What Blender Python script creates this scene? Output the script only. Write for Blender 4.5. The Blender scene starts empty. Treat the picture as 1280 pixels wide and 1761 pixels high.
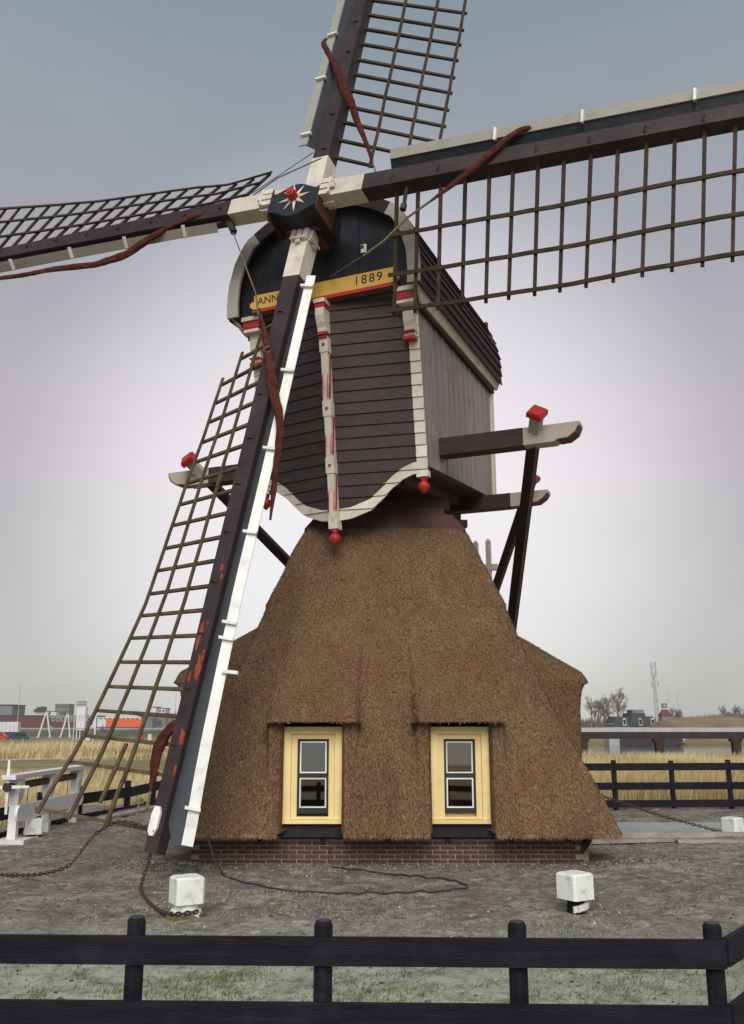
import bpy, math, random
import numpy as np
from mathutils import Vector, Matrix

random.seed(7)
rng = np.random.default_rng(7)
scene = bpy.context.scene
COL = scene.collection
PI = math.pi

# ------------------------------------------------------------------ camera
EYE = 1.96
cam_d = bpy.data.cameras.new("camera")
cam = bpy.data.objects.new("camera", cam_d)
COL.objects.link(cam)
cam.location = (0, 0, EYE)
cam.rotation_euler = (math.radians(90) + math.atan(362 / 1560), 0, 0)
cam_d.sensor_fit = 'VERTICAL'
cam_d.sensor_height = 36.0
cam_d.lens = 1560 / 1761 * 36.0
cam_d.clip_start = 0.1
cam_d.clip_end = 6000
scene.camera = cam

# ------------------------------------------------------------------ sky and light
SUN_DIR = Vector((0.02, -0.78, 0.60)).normalized()      # towards the veiled sun
w = bpy.data.worlds.new("World")
scene.world = w
w.use_nodes = True
nt = w.node_tree
for n in list(nt.nodes):
    nt.nodes.remove(n)
N_ = nt.nodes.new
L_ = nt.links.new
out = N_('ShaderNodeOutputWorld')
bg = N_('ShaderNodeBackground')
sky = N_('ShaderNodeTexSky')
sky.sky_type = 'NISHITA'
sky.sun_disc = False
sky.sun_elevation = math.asin(SUN_DIR.z)
sky.sun_rotation = math.atan2(SUN_DIR.x, SUN_DIR.y)
tc = N_('ShaderNodeTexCoord')
nrm = N_('ShaderNodeVectorMath'); nrm.operation = 'NORMALIZE'
L_(tc.outputs['Generated'], nrm.inputs[0])
sep = N_('ShaderNodeSeparateXYZ')
L_(nrm.outputs[0], sep.inputs[0])
ramp = N_('ShaderNodeValToRGB')
cr = ramp.color_ramp
cr.elements[0].position = 0.0
cr.elements[0].color = (2.70, 2.76, 2.58, 1)
cr.elements[1].position = 1.0
cr.elements[1].color = (1.30, 1.62, 1.85, 1)
for p_, c_ in ((0.12, (2.75, 2.62, 2.58, 1)), (0.30, (2.68, 2.42, 2.52, 1)), (0.50, (2.0, 2.0, 2.2, 1)), (0.68, (1.32, 1.66, 1.88, 1))):
    e = cr.elements.new(p_)
    e.color = c_
# thin uneven cloud: large soft blotches
mp = N_('ShaderNodeMapping')
mp.inputs['Scale'].default_value = (1.2, 1.2, 3.2)
L_(nrm.outputs[0], mp.inputs['Vector'])
nz = N_('ShaderNodeTexNoise')
nz.inputs['Scale'].default_value = 2.2
nz.inputs['Detail'].default_value = 5
nz.inputs['Roughness'].default_value = 0.5
L_(mp.outputs[0], nz.inputs['Vector'])
mr = N_('ShaderNodeMapRange')
mr.inputs['From Min'].default_value = 0.3
mr.inputs['From Max'].default_value = 0.7
mr.inputs['To Min'].default_value = 0.95
mr.inputs['To Max'].default_value = 1.05
L_(nz.outputs[0], mr.inputs['Value'])
L_(sep.outputs['Z'], ramp.inputs['Fac'])
mul = N_('ShaderNodeVectorMath'); mul.operation = 'SCALE'
L_(ramp.outputs['Color'], mul.inputs[0])
L_(mr.outputs[0], mul.inputs['Scale'])
# halo added to the sky colour, low behind the mill
dt = N_('ShaderNodeVectorMath'); dt.operation = 'DOT_PRODUCT'
L_(nrm.outputs[0], dt.inputs[0])
dt.inputs[1].default_value = Vector((0.0, 0.97, 0.24)).normalized()
mr2 = N_('ShaderNodeMapRange')
mr2.interpolation_type = 'SMOOTHSTEP'
mr2.inputs['From Min'].default_value = 0.915
mr2.inputs['From Max'].default_value = 1.0
mr2.inputs['To Min'].default_value = 0.0
mr2.inputs['To Max'].default_value = 2.2
L_(dt.outputs['Value'], mr2.inputs['Value'])
glow = N_('ShaderNodeVectorMath'); glow.operation = 'SCALE'
glow.inputs[0].default_value = (1, 0.98, 0.99)
L_(mr2.outputs[0], glow.inputs['Scale'])
add = N_('ShaderNodeVectorMath'); add.operation = 'ADD'
L_(mul.outputs[0], add.inputs[0])
L_(glow.outputs[0], add.inputs[1])
mix = N_('ShaderNodeMix'); mix.data_type = 'RGBA'
mix.inputs[0].default_value = 0.94          # mostly cloud, a little of the clear sky above it
L_(sky.outputs[0], mix.inputs[6])
L_(add.outputs[0], mix.inputs[7])
L_(mix.outputs[2], bg.inputs['Color'])
bg.inputs['Strength'].default_value = 0.105
L_(bg.outputs[0], out.inputs['Surface'])

sun_d = bpy.data.lights.new("sun", 'SUN')
sun = bpy.data.objects.new("sun", sun_d)
COL.objects.link(sun)
sun_d.energy = 1.5
sun_d.angle = math.radians(40)
sun_d.color = (1.0, 0.95, 0.88)
sun.rotation_euler = SUN_DIR.to_track_quat('Z', 'Y').to_euler()

scene.view_settings.view_transform = 'Standard'
scene.view_settings.look = 'None'
scene.view_settings.gamma = 1
scene.view_settings.use_curve_mapping = False
scene.view_settings.exposure = 0.85

# ------------------------------------------------------------------ helpers
def V(*a):
    return np.array(a, float)

def unit(v):
    v = np.asarray(v, float)
    return v / (np.linalg.norm(v) + 1e-12)

class MB:
    """collects polygons for one mesh"""
    def __init__(s):
        s.v = []; s.f = []
    def add(s, verts, faces):
        o = len(s.v)
        s.v.extend([tuple(map(float, p)) for p in verts])
        s.f.extend([tuple(i + o for i in f) for f in faces])
    def hexa(s, p):
        """8 corners: 0-3 bottom ring, 4-7 top ring"""
        s.add(p, [(0, 3, 2, 1), (4, 5, 6, 7), (0, 1, 5, 4), (1, 2, 6, 5), (2, 3, 7, 6), (3, 0, 4, 7)])
    def box(s, c, size, ax=None):
        c = np.asarray(c, float)
        X, Y, Z = ax if ax is not None else (V(1, 0, 0), V(0, 1, 0), V(0, 0, 1))
        hx, hy, hz = np.asarray(size, float) / 2
        p = []
        for k in (-1, 1):
            for i, j in ((-1, -1), (1, -1), (1, 1), (-1, 1)):
                p.append(c + X * hx * i + Y * hy * j + Z * hz * k)
        s.hexa(p)
    def bbox(s, x0, x1, y0, y1, z0, z1):
        s.box(((x0 + x1) / 2, (y0 + y1) / 2, (z0 + z1) / 2), (x1 - x0, y1 - y0, z1 - z0))
    def cbox(s, c, size, ch, ax=None):
        """box whose four long edges (along local Z) and top are chamfered"""
        c = np.asarray(c, float)
        X, Y, Z = ax if ax is not None else (V(1, 0, 0), V(0, 1, 0), V(0, 0, 1))
        hx, hy, hz = np.asarray(size, float) / 2
        def ring(h, k):
            a, b = hx - k, hy - k
            pts = [(-a + ch, -b), (a - ch, -b), (a, -b + ch), (a, b - ch), (a - ch, b), (-a + ch, b), (-a, b - ch), (-a, -b + ch)]
            return [c + X * x + Y * y + Z * h for x, y in pts]
        s.loft([ring(-hz + ch * .4, 0), ring(hz - ch * .7, 0), ring(hz, ch * .7)], True, True)
    def bar(s, a, b, wx, wy, up=(0, 0, 1), wx2=None, wy2=None):
        """square bar from a to b; wx across, wy along 'up'"""
        a = np.asarray(a, float); b = np.asarray(b, float)
        d = unit(b - a)
        x = np.cross(d, up)
        if np.linalg.norm(x) < 1e-4:
            x = np.cross(d, (1, 0, 0))
        x = unit(x); y = np.cross(x, d)
        p = []
        for q, (u, v) in ((a, (wx, wy)), (b, (wx2 or wx, wy2 or wy))):
            for i, j in ((-1, -1), (1, -1), (1, 1), (-1, 1)):
                p.append(q + x * u / 2 * i + y * v / 2 * j)
        s.hexa(p)
    def loft(s, rings, cap0=True, cap1=True, closed=True):
        n = len(rings[0]); o = len(s.v)
        for r in rings:
            s.v.extend([tuple(map(float, p)) for p in r])
        m = n if closed else n - 1
        for k in range(len(rings) - 1):
            for i in range(m):
                j = (i + 1) % n
                s.f.append((o + k * n + i, o + k * n + j, o + (k + 1) * n + j, o + (k + 1) * n + i))
        if cap0: s.f.append(tuple(o + i for i in reversed(range(n))))
        if cap1: s.f.append(tuple(o + (len(rings) - 1) * n + i for i in range(n)))
    def tube(s, pts, rad, n=6, caps=True, flat=1.0):
        pts = [np.asarray(p, float) for p in pts]
        if np.isscalar(rad): rad = [rad] * len(pts)
        rings = []
        ref = V(0.13, 0.27, 0.95)
        for i, p in enumerate(pts):
            d = unit(pts[min(i + 1, len(pts) - 1)] - pts[max(i - 1, 0)])
            x = np.cross(d, ref)
            if np.linalg.norm(x) < .1: x = np.cross(d, V(1, 0, 0))
            x = unit(x); y = np.cross(d, x)
            rings.append([p + rad[i] * (x * math.cos(2 * PI * k / n) * flat + y * math.sin(2 * PI * k / n)) for k in range(n)])
        s.loft(rings, caps, caps)
    def lathe(s, c, prof, n=12, ax=None):
        c = np.asarray(c, float)
        X, Y, Z = ax if ax is not None else (V(1, 0, 0), V(0, 1, 0), V(0, 0, 1))
        rings = [[c + Z * z + r * (X * math.cos(2 * PI * k / n) + Y * math.sin(2 * PI * k / n)) for k in range(n)] for r, z in prof]
        s.loft(rings)
    def prism(s, poly, d):
        """polygon (3-D points) swept by the vector d"""
        d = np.asarray(d, float)
        n = len(poly)
        a = [np.asarray(p, float) for p in poly]
        s.add(a + [p + d for p in a], [tuple(reversed(range(n))), tuple(range(n, 2 * n))] +
              [(i, (i + 1) % n, n + (i + 1) % n, n + i) for i in range(n)])
    def mesh(s, name, off=(0, 0, 0), smooth=False, recalc=True):
        me = bpy.data.meshes.new(name)
        v = np.array(s.v, float) - np.asarray(off, float)
        me.from_pydata(v.tolist(), [], s.f)
        if recalc:
            import bmesh
            bm = bmesh.new(); bm.from_mesh(me)
            bmesh.ops.recalc_face_normals(bm, faces=bm.faces[:])
            bm.to_mesh(me); bm.free()
        if smooth:
            me.polygons.foreach_set('use_smooth', [True] * len(me.polygons))
            try: me.set_sharp_from_angle(angle=math.radians(42))
            except Exception: pass
        me.update()
        return me

def thing(name, label, cat, loc=(0, 0, 0), group=None, mesh=None, mat=None, rz=0.0):
    o = bpy.data.objects.new(name, mesh)
    COL.objects.link(o)
    o.location = loc
    o.rotation_euler = (0, 0, rz)
    o['label'] = label
    o['category'] = cat
    if group: o['group'] = group
    if mat and mesh: mesh.materials.append(mat)
    return o

def part(name, mb, mat, parent, off=(0, 0, 0), smooth=False, label=None, kind=None, recalc=True):
    me = mb.mesh(name, off, smooth, recalc) if isinstance(mb, MB) else mb
    if mat and not me.materials: me.materials.append(mat)
    o = bpy.data.objects.new(name, me)
    COL.objects.link(o)
    o.parent = parent
    if label: o['label'] = label
    if kind: o['kind'] = kind
    return o

def structure(name, mb, mat, smooth=False, kind='structure', label=None):
    me = mb.mesh(name, (0, 0, 0), smooth, False) if isinstance(mb, MB) else mb
    if not me.materials: me.materials.append(mat)
    o = bpy.data.objects.new(name, me)
    COL.objects.link(o)
    o['kind'] = kind
    if label: o['label'] = label
    return o

def copy_tree(o, parent=None):
    c = o.copy()
    COL.objects.link(c)
    c.parent = parent
    for ch in list(o.children):
        copy_tree(ch, c)
    return c

def np_mesh(name, verts, faces, attr=None, smooth=False):
    """fast mesh from arrays; faces (n,3) or (n,4); attr: per-vertex float"""
    verts = np.asarray(verts, np.float32); faces = np.asarray(faces, np.int32)
    me = bpy.data.meshes.new(name)
    me.vertices.add(len(verts))
    me.vertices.foreach_set('co', verts.ravel())
    k = faces.shape[1]
    me.loops.add(faces.size)
    me.loops.foreach_set('vertex_index', faces.ravel())
    me.polygons.add(len(faces))
    me.polygons.foreach_set('loop_start', np.arange(0, faces.size, k, dtype=np.int32))
    me.polygons.foreach_set('loop_total', np.full(len(faces), k, np.int32))
    if smooth: me.polygons.foreach_set('use_smooth', np.ones(len(faces), bool))
    if attr is not None:
        a = me.attributes.new('rnd', 'FLOAT', 'POINT')
        a.data.foreach_set('value', np.asarray(attr, np.float32))
    me.update(calc_edges=True)
    me.validate()
    return me

def _h(ix, iy, iz):
    n = (ix * 374761393 + iy * 668265263 + iz * 2147483647 + 1013904223) & 0xffffffff
    n = ((n ^ (n >> 13)) * 1274126177) & 0xffffffff
    n = ((n ^ (n >> 16)) * 2246822519) & 0xffffffff
    return ((n ^ (n >> 15)) & 0xffff) / 65535.0

def vnoise(x, y, z=0.0):
    x, y, z = np.broadcast_arrays(np.asarray(x, float), np.asarray(y, float), np.asarray(z, float))
    ix, iy, iz = np.floor(x).astype(np.int64), np.floor(y).astype(np.int64), np.floor(z).astype(np.int64)
    fx, fy, fz = x - ix, y - iy, z - iz
    sx, sy, sz = (f * f * (3 - 2 * f) for f in (fx, fy, fz))
    r = 0
    for a in (0, 1):
        for b in (0, 1):
            for c in (0, 1):
                r = r + (sx if a else 1 - sx) * (sy if b else 1 - sy) * (sz if c else 1 - sz) * _h(ix + a, iy + b, iz + c)
    return r

def fbm(x, y, z=0.0, o=4):
    r = 0; a = .5; t = 0
    for k in range(o):
        r = r + a * vnoise(x * 2 ** k + 17.3 * k, y * 2 ** k + 5.1 * k, np.asarray(z) * 2 ** k); t += a; a *= .5
    return r / t

def sstep(a, b, x):
    t = np.clip((np.asarray(x, float) - a) / (b - a), 0, 1)
    return t * t * (3 - 2 * t)

# ------------------------------------------------------------------ materials
def mat(name, col, rough=0.6, var=0.25, scale=6.0, bump=0.15, bscale=40.0, spec=0.4, stretch=(1, 1, 1), col2=None, dirt=None, metal=0.0, coord='Object'):
    m = bpy.data.materials.new(name)
    m.use_nodes = True
    t = m.node_tree; n = t.nodes; l = t.links.new
    b = n['Principled BSDF']
    b.inputs['Roughness'].default_value = rough
    b.inputs['Metallic'].default_value = metal
    b.inputs['Specular IOR Level'].default_value = spec
    tc = n.new('ShaderNodeTexCoord')
    mp = n.new('ShaderNodeMapping'); mp.inputs['Scale'].default_value = stretch
    l(tc.outputs[coord], mp.inputs['Vector'])
    nz = n.new('ShaderNodeTexNoise'); nz.inputs['Scale'].default_value = scale; nz.inputs['Detail'].default_value = 6; nz.inputs['Roughness'].default_value = .62
    l(mp.outputs[0], nz.inputs['Vector'])
    rp = n.new('ShaderNodeValToRGB')
    c1 = tuple(c * (1 - var) for c in col); c2 = col2 or tuple(min(1, c * (1 + var)) for c in col)
    rp.color_ramp.elements[0].position = .32; rp.color_ramp.elements[0].color = (*c1, 1)
    rp.color_ramp.elements[1].position = .68; rp.color_ramp.elements[1].color = (*c2, 1)
    l(nz.outputs[0], rp.inputs['Fac'])
    oi = n.new('ShaderNodeObjectInfo')
    hv = n.new('ShaderNodeMapRange'); hv.inputs['To Min'].default_value = .86; hv.inputs['To Max'].default_value = 1.14
    l(oi.outputs['Random'], hv.inputs['Value'])
    sc = n.new('ShaderNodeVectorMath'); sc.operation = 'SCALE'
    l(rp.outputs['Color'], sc.inputs[0]); l(hv.outputs[0], sc.inputs['Scale'])
    last = sc.outputs[0]
    if dirt:
        dcol, amt, dsc = dirt
        d = n.new('ShaderNodeTexNoise'); d.inputs['Scale'].default_value = dsc; d.inputs['Detail'].default_value = 8; d.inputs['Roughness'].default_value = .7
        l(tc.outputs[coord], d.inputs['Vector'])
        mrd = n.new('ShaderNodeMapRange'); mrd.inputs['From Min'].default_value = .52; mrd.inputs['From Max'].default_value = .72; mrd.inputs['To Max'].default_value = amt
        l(d.outputs[0], mrd.inputs['Value'])
        mx = n.new('ShaderNodeMix'); mx.data_type = 'RGBA'
        l(mrd.outputs[0], mx.inputs[0]); l(last, mx.inputs[6]); mx.inputs[7].default_value = (*dcol, 1)
        last = mx.outputs[2]
    l(last, b.inputs['Base Color'])
    if bump:
        n2 = n.new('ShaderNodeTexNoise'); n2.inputs['Scale'].default_value = bscale; n2.inputs['Detail'].default_value = 5
        l(mp.outputs[0], n2.inputs['Vector'])
        bp = n.new('ShaderNodeBump'); bp.inputs['Strength'].default_value = bump; bp.inputs['Distance'].default_value = .02
        l(n2.outputs[0], bp.inputs['Height']); l(bp.outputs[0], b.inputs['Normal'])
    return m

def attr_mat(name, cols, rough=.85, spec=.2):
    """colour from a per-blade random attribute"""
    m = bpy.data.materials.new(name); m.use_nodes = True
    t = m.node_tree; n = t.nodes; l = t.links.new
    b = n['Principled BSDF']; b.inputs['Roughness'].default_value = rough; b.inputs['Specular IOR Level'].default_value = spec
    a = n.new('ShaderNodeAttribute'); a.attribute_name = 'rnd'
    rp = n.new('ShaderNodeValToRGB'); cr = rp.color_ramp
    cr.elements[0].color = (*cols[0], 1); cr.elements[1].color = (*cols[-1], 1)
    for i, c in enumerate(cols[1:-1]):
        e = cr.elements.new((i + 1) / (len(cols) - 1)); e.color = (*c, 1)
    l(a.outputs['Fac'], rp.inputs['Fac']); l(rp.outputs['Color'], b.inputs['Base Color'])
    return m

M_dark = mat('dark_tarred_wood', (.042, .025, .023), .55, .3, 3, .25, 60, .25, (1, 1, 12), dirt=((.09, .07, .065), .35, 2.5))
M_darkfront = mat('dark_brown_boarding', (.044, .029, .031), .5, .35, 4, .25, 40, .35, (1, 1, 10), dirt=((.085, .066, .062), .45, 3))
M_side = mat('sheen_weathered_boarding', (.27, .228, .222), .5, .3, 3, .25, 30, .5, (6, 6, .6), dirt=((.12, .09, .09), .5, 3))  # weathered boards, colour lightened to carry the grazing sky sheen
M_navy = mat('blue_black_paint', (.016, .019, .028), .5, .3, 3, .15, 30, .3, dirt=((.055, .05, .052), .4, 3))
M_stock = mat('purple_brown_stock_paint', (.040, .027, .031), .5, .3, 2.5, .15, 25, .25, dirt=((.09, .066, .062), .45, 2.2))
M_grey = mat('slate_grey_paint', (.075, .085, .095), .45, .2, 3, .12, 25, .45, dirt=((.035, .035, .04), .4, 3))
M_white = mat('cream_white_paint', (.68, .625, .545), .5, .08, 4, .1, 30, .4, dirt=((.30, .25, .19), .55, 4.5))
M_bwhite = mat('white_paint', (.80, .81, .79), .5, .04, 4, .1, 30, .4, dirt=((.42, .42, .36), .5, 5))
M_red = mat('red_paint', (.42, .022, .018), .45, .15, 5, .1, 30, .45, dirt=((.2, .03, .025), .4, 6))
M_redlead = mat('bare_red_lead_primer', (.30, .062, .032), .75, .3, 9, .1, 40, .2)
M_yellow = mat('yellow_ochre_paint', (.66, .40, .085), .5, .07, 5, .08, 30, .4, dirt=((.36, .22, .06), .35, 5))
M_winyel = mat('cream_yellow_window_paint', (.90, .72, .34), .5, .04, 5, .06, 30, .4, dirt=((.62, .46, .2), .35, 6))
M_soffit = mat('brown_soffit_paint', (.15, .085, .05), .6, .25, 5, .1, 30, .3)
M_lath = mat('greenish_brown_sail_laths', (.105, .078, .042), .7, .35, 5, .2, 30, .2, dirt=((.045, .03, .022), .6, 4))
M_cloth = mat('brown_red_sailcloth', (.080, .024, .018), .9, .5, 12, .5, 22, .08, dirt=((.03, .014, .012), .6, 7))
M_rope = mat('old_rope', (.20, .16, .11), .9, .3, 30, .4, 90, .1)
M_rust = mat('rusty_iron', (.075, .045, .034), .7, .4, 25, .3, 60, .3)
M_iron = mat('dark_iron', (.03, .028, .03), .5, .3, 20, .2, 60, .5)
M_fence = mat('black_stained_fence_wood', (.0105, .0098, .0165), .7, .5, 3, .4, 18, .18, (.7, 5, 9), dirt=((.032, .027, .034), .7, 2.6))
M_mortar = mat('lime_mortar', (.33, .29, .25), .9, .25, 8, .3, 60, .15)
M_brick = mat('dark_red_brick', (.098, .049, .038), .85, .45, 9, .4, 70, .2, dirt=((.075, .06, .055), .55, 5))
M_dkplank = mat('black_sill_plank', (.022, .016, .018), .7, .3, 5, .2, 30, .3)
M_sash = mat('dark_green_black_sash', (.022, .026, .026), .4, .2, 8, .05, 40, .5)
M_curtain = mat('dark_red_curtain', (.13, .03, .035), .9, .3, 5, .1, 20, .1)
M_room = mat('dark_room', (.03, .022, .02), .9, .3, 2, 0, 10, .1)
M_cable = mat('black_cable', (.04, .045, .06), .5, .2, 10, 0, 10, .4)
M_plank = mat('grey_weathered_plank', (.34, .31, .27), .8, .25, 4, .2, 30, .2, (1, 1, 1))
M_slab = mat('concrete_slab', (.36, .37, .37), .8, .15, 5, .2, 40, .25, dirt=((.2, .19, .17), .5, 3))
M_conc = mat('pale_concrete', (.42, .44, .45), .8, .12, 2, .1, 10, .3)

def glass_mat():
    m = bpy.data.materials.new('window_glass'); m.use_nodes = True
    t = m.node_tree; n = t.nodes; l = t.links.new
    n.remove(n['Principled BSDF'])
    tr = n.new('ShaderNodeBsdfTransparent'); tr.inputs[0].default_value = (.75, .77, .78, 1)
    gl = n.new('ShaderNodeBsdfGlossy'); gl.inputs['Roughness'].default_value = .02
    fr = n.new('ShaderNodeFresnel'); fr.inputs['IOR'].default_value = 2.3
    mx = n.new('ShaderNodeMixShader')
    ad = n.new('ShaderNodeMath'); ad.inputs[1].default_value = .10; l(fr.outputs[0], ad.inputs[0]); l(ad.outputs[0], mx.inputs[0]); l(tr.outputs[0], mx.inputs[1]); l(gl.outputs[0], mx.inputs[2])
    l(mx.outputs[0], n['Material Output'].inputs['Surface'])
    return m
M_glass = glass_mat()
M_roof = mat('dark_brown_roof_boards', (.032, .019, .018), .75, .3, 3, .2, 40, .2, (.6, .6, 6))
M_under = mat('brown_underside_paint', (.085, .044, .042), .7, .25, 2, .15, 30, .25)
M_dkred = mat('dark_red_brown_paint', (.11, .032, .026), .55, .25, 5, .1, 30, .35)
M_worn = mat('weathered_white_paint', (.46, .42, .36), .6, .12, 4, .15, 30, .3, dirt=((.22, .18, .14), .6, 4))
M_edge = mat('shaded_weathered_edge_paint', (.33, .315, .285), .65, .15, 4, .15, 30, .25, dirt=((.17, .15, .12), .6, 4))  # shade of the down-facing sail edges put into worn white; verges share it
M_lathbacklit = mat('backlit_brown_sail_laths', (.060, .040, .025), .75, .35, 5, .2, 30, .15, dirt=((.028, .02, .015), .6, 4))  # lath colour darkened to carry the backlight on the other sails
M_endgrain = mat('grey_post_end_grain', (.060, .064, .080), .8, .35, 30, .3, 60, .15)
M_boll = mat('chipped_white_paint', (.78, .80, .78), .5, .05, 6, .12, 30, .35, dirt=((.30, .31, .24), .75, 9))

# ------------------------------------------------------------------ terrain
YX0, YX1, YY0, YY1 = -9.0, 10.0, 2.0, 24.0        # the mill yard
def zg(x, y):
    x = np.asarray(x, float); y = np.asarray(y, float)
    dx = np.maximum(np.maximum(-7.2 - x, x - 11.0), 0)
    dy = np.maximum(np.maximum(1.0 - y, y - 22.6), 0)
    d = np.hypot(dx, dy)
    left = -2.5 * sstep(0, 48, d) - .25 * sstep(0, 3, d)
    right = -.30 * sstep(0, 10, d)
    ang = x / np.maximum(np.abs(y), 6.0)
    k = sstep(-.12, .12, ang) * (y > 0) + (1 - (y > 0)) * sstep(-5, 5, x)
    z = left * (1 - k) + right * k
    ch = sstep(56, 62, y) * (1 - sstep(104, 110, y)) * sstep(2, 8, x)
    return z - .9 * ch

def ground_mat(name, field):
    m = bpy.data.materials.new(name); m.use_nodes = True
    t = m.node_tree; n = t.nodes; l = t.links.new
    b = n['Principled BSDF']; b.inputs['Roughness'].default_value = .95; b.inputs['Specular IOR Level'].default_value = .12
    tc = n.new('ShaderNodeTexCoord')
    def noise(sc, det=8, ro=.65, st=(1, 1, 1)):
        mp = n.new('ShaderNodeMapping'); mp.inputs['Scale'].default_value = st
        l(tc.outputs['Object'], mp.inputs['Vector'])
        x = n.new('ShaderNodeTexNoise'); x.inputs['Scale'].default_value = sc; x.inputs['Detail'].default_value = det; x.inputs['Roughness'].default_value = ro
        l(mp.outputs[0], x.inputs['Vector']); return x.outputs[0]
    def mask(src, a, c, amt=1):
        r = n.new('ShaderNodeMapRange'); r.inputs['From Min'].default_value = a; r.inputs['From Max'].default_value = c; r.inputs['To Max'].default_value = amt
        l(src, r.inputs['Value']); return r.outputs[0]
    def mixc(f, a, c):
        x = n.new('ShaderNodeMix'); x.data_type = 'RGBA'
        l(f, x.inputs[0])
        for k, s in ((6, a), (7, c)):
            if isinstance(s, tuple): x.inputs[k].default_value = (*s, 1)
            else: l(s, x.inputs[k])
        return x.outputs[2]
    if field:
        c = mixc(mask(noise(.05), .4, .6), (.27, .21, .095), (.17, .165, .07))
        c = mixc(mask(noise(.35, st=(.35, 1, 1)), .5, .66, .8), c, (.42, .32, .145))
        c = mixc(mask(noise(1.2), .55, .7, .6), c, (.08, .06, .035))
    else:
        c = mixc(mask(noise(1.4, 9, .7), .42, .58), (.185, .158, .138), (.310, .280, .242))
        c = mixc(mask(noise(6.5, 9, .72), .50, .60, .8), c, (.105, .083, .072))
        c = mixc(mask(noise(4.2, 9, .75), .55, .63, .85), c, (.46, .43, .36))
        c = mixc(mask(noise(17, 6, .7), .54, .62, .75), c, (.085, .07, .06))
        sp = n.new('ShaderNodeSeparateXYZ'); l(tc.outputs['Object'], sp.inputs[0])
        near = mask(sp.outputs['Y'], 10.2, 7.0)
        mm = n.new('ShaderNodeMath'); mm.operation = 'MULTIPLY'
        l(near, mm.inputs[0]); l(mask(noise(3.1, 9, .75),   .36, .52, .80), mm.inputs[1])
        c = mixc(mm.outputs[0], c, (.50, .54, .42))
        c = mixc(mask(noise(2.3, 8, .7), .58, .66, .6), c, (.12, .15, .045))
        c = mixc(mask(noise(4.6, 9, .75), .54, .64, .6), c, (.13, .115, .09))
        m2 = n.new('ShaderNodeMath'); m2.operation = 'MULTIPLY'
        l(mask(sp.outputs['Y'], 8.6, 6.2), m2.inputs[0]); l(mask(noise(2.9, 9, .75), .52, .60, .9), m2.inputs[1])
        c = mixc(m2.outputs[0], c, (.115, .165, .045))
        c = mixc(mask(noise(38, 4), .60, .70, .7), c, (.05, .04, .034))
    l(c, b.inputs['Base Color'])
    bp = n.new('ShaderNodeBump'); bp.inputs['Strength'].default_value = .6; bp.inputs['Distance'].default_value = .03
    l(noise(28 if not field else 4, 8, .7), bp.inputs['Height']); l(bp.outputs[0], b.inputs['Normal'])
    return m
M_yard = ground_mat('trodden_mossy_soil', False)
M_field = ground_mat('winter_field', True)

def yard_relief(x, y):
    edge = np.minimum(np.minimum(x - YX0, YX1 - x), np.minimum(y - YY0, YY1 - y))
    f = sstep(0, 1.2, edge)
    r = .10 * (fbm(x * .45, y * .45, 1) - .5) + .055 * (fbm(x * 2.2, y * 2.6, 2) - .5) + .050 * (fbm(x * 7, y * 7, 3, 3) - .5)
    wall = np.maximum(np.abs(x - .22), np.abs(y - 16.5))            # soil heaped against the wall at the corners
    r = r * (1 - .8 * (1 - sstep(3.0, 3.6, wall))) - .0 * wall
    heap = .10 * np.exp(-((x + 3.0) ** 2 + (y - 13.2) ** 2) / .35) + .10 * np.exp(-((x - 3.7) ** 2 + (y - 13.9) ** 2) / .5)
    return f * (r + heap)
def ground_z(x, y):
    return float(zg(x, y) + yard_relief(np.array(float(x)), np.array(float(y))))

def grid_mesh(name, xs, ys, fz, m, skip=None, kind='structure'):
    X, Y = np.meshgrid(xs, ys)
    Z = fz(X, Y)
    vv = np.stack([X, Y, Z], -1).reshape(-1, 3)
    nx, ny = len(xs), len(ys)
    i, j = np.meshgrid(np.arange(nx - 1), np.arange(ny - 1))
    a = (j * nx + i).ravel()
    if skip is not None:
        cx = (xs[:-1] + xs[1:]) / 2; cy = (ys[:-1] + ys[1:]) / 2
        CX, CY = np.meshgrid(cx, cy)
        a = a[~skip(CX, CY).ravel()]
    f = np.stack([a, a + 1, a + nx + 1, a + nx], -1)
    me = np_mesh(name, vv, f, smooth=True)
    return structure(name, me, m)

xs = np.linspace(YX0, YX1, 321); ys = np.concatenate([np.linspace(YY0, 15, 261), np.linspace(15, YY1, 110)[1:]])
grid_mesh('ground', xs, ys, lambda x, y: zg(x, y) + yard_relief(x, y), M_yard)
fx = np.concatenate([[-4000, -2000, -1000, -600, -350], np.linspace(-250, -60, 39), np.linspace(-56, YX0, 25), np.linspace(YX0, YX1, 12)[1:], np.linspace(YX1, 60, 26)[1:], np.linspace(65, 250, 30), [350, 600, 1000, 2000, 4000]])
fy = np.concatenate([[-300, -60, -20, -5], np.linspace(YY0, YY1, 12), np.linspace(YY1, 62, 30)[1:], np.linspace(63, 120, 40), np.linspace(124, 300, 45), [340, 400, 500, 700, 1000, 1600, 2600, 4500]])
grid_mesh('field', fx, fy, zg, M_field, skip=lambda x, y: (x > YX0) & (x < YX1) & (y > YY0) & (y < YY1))

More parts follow.
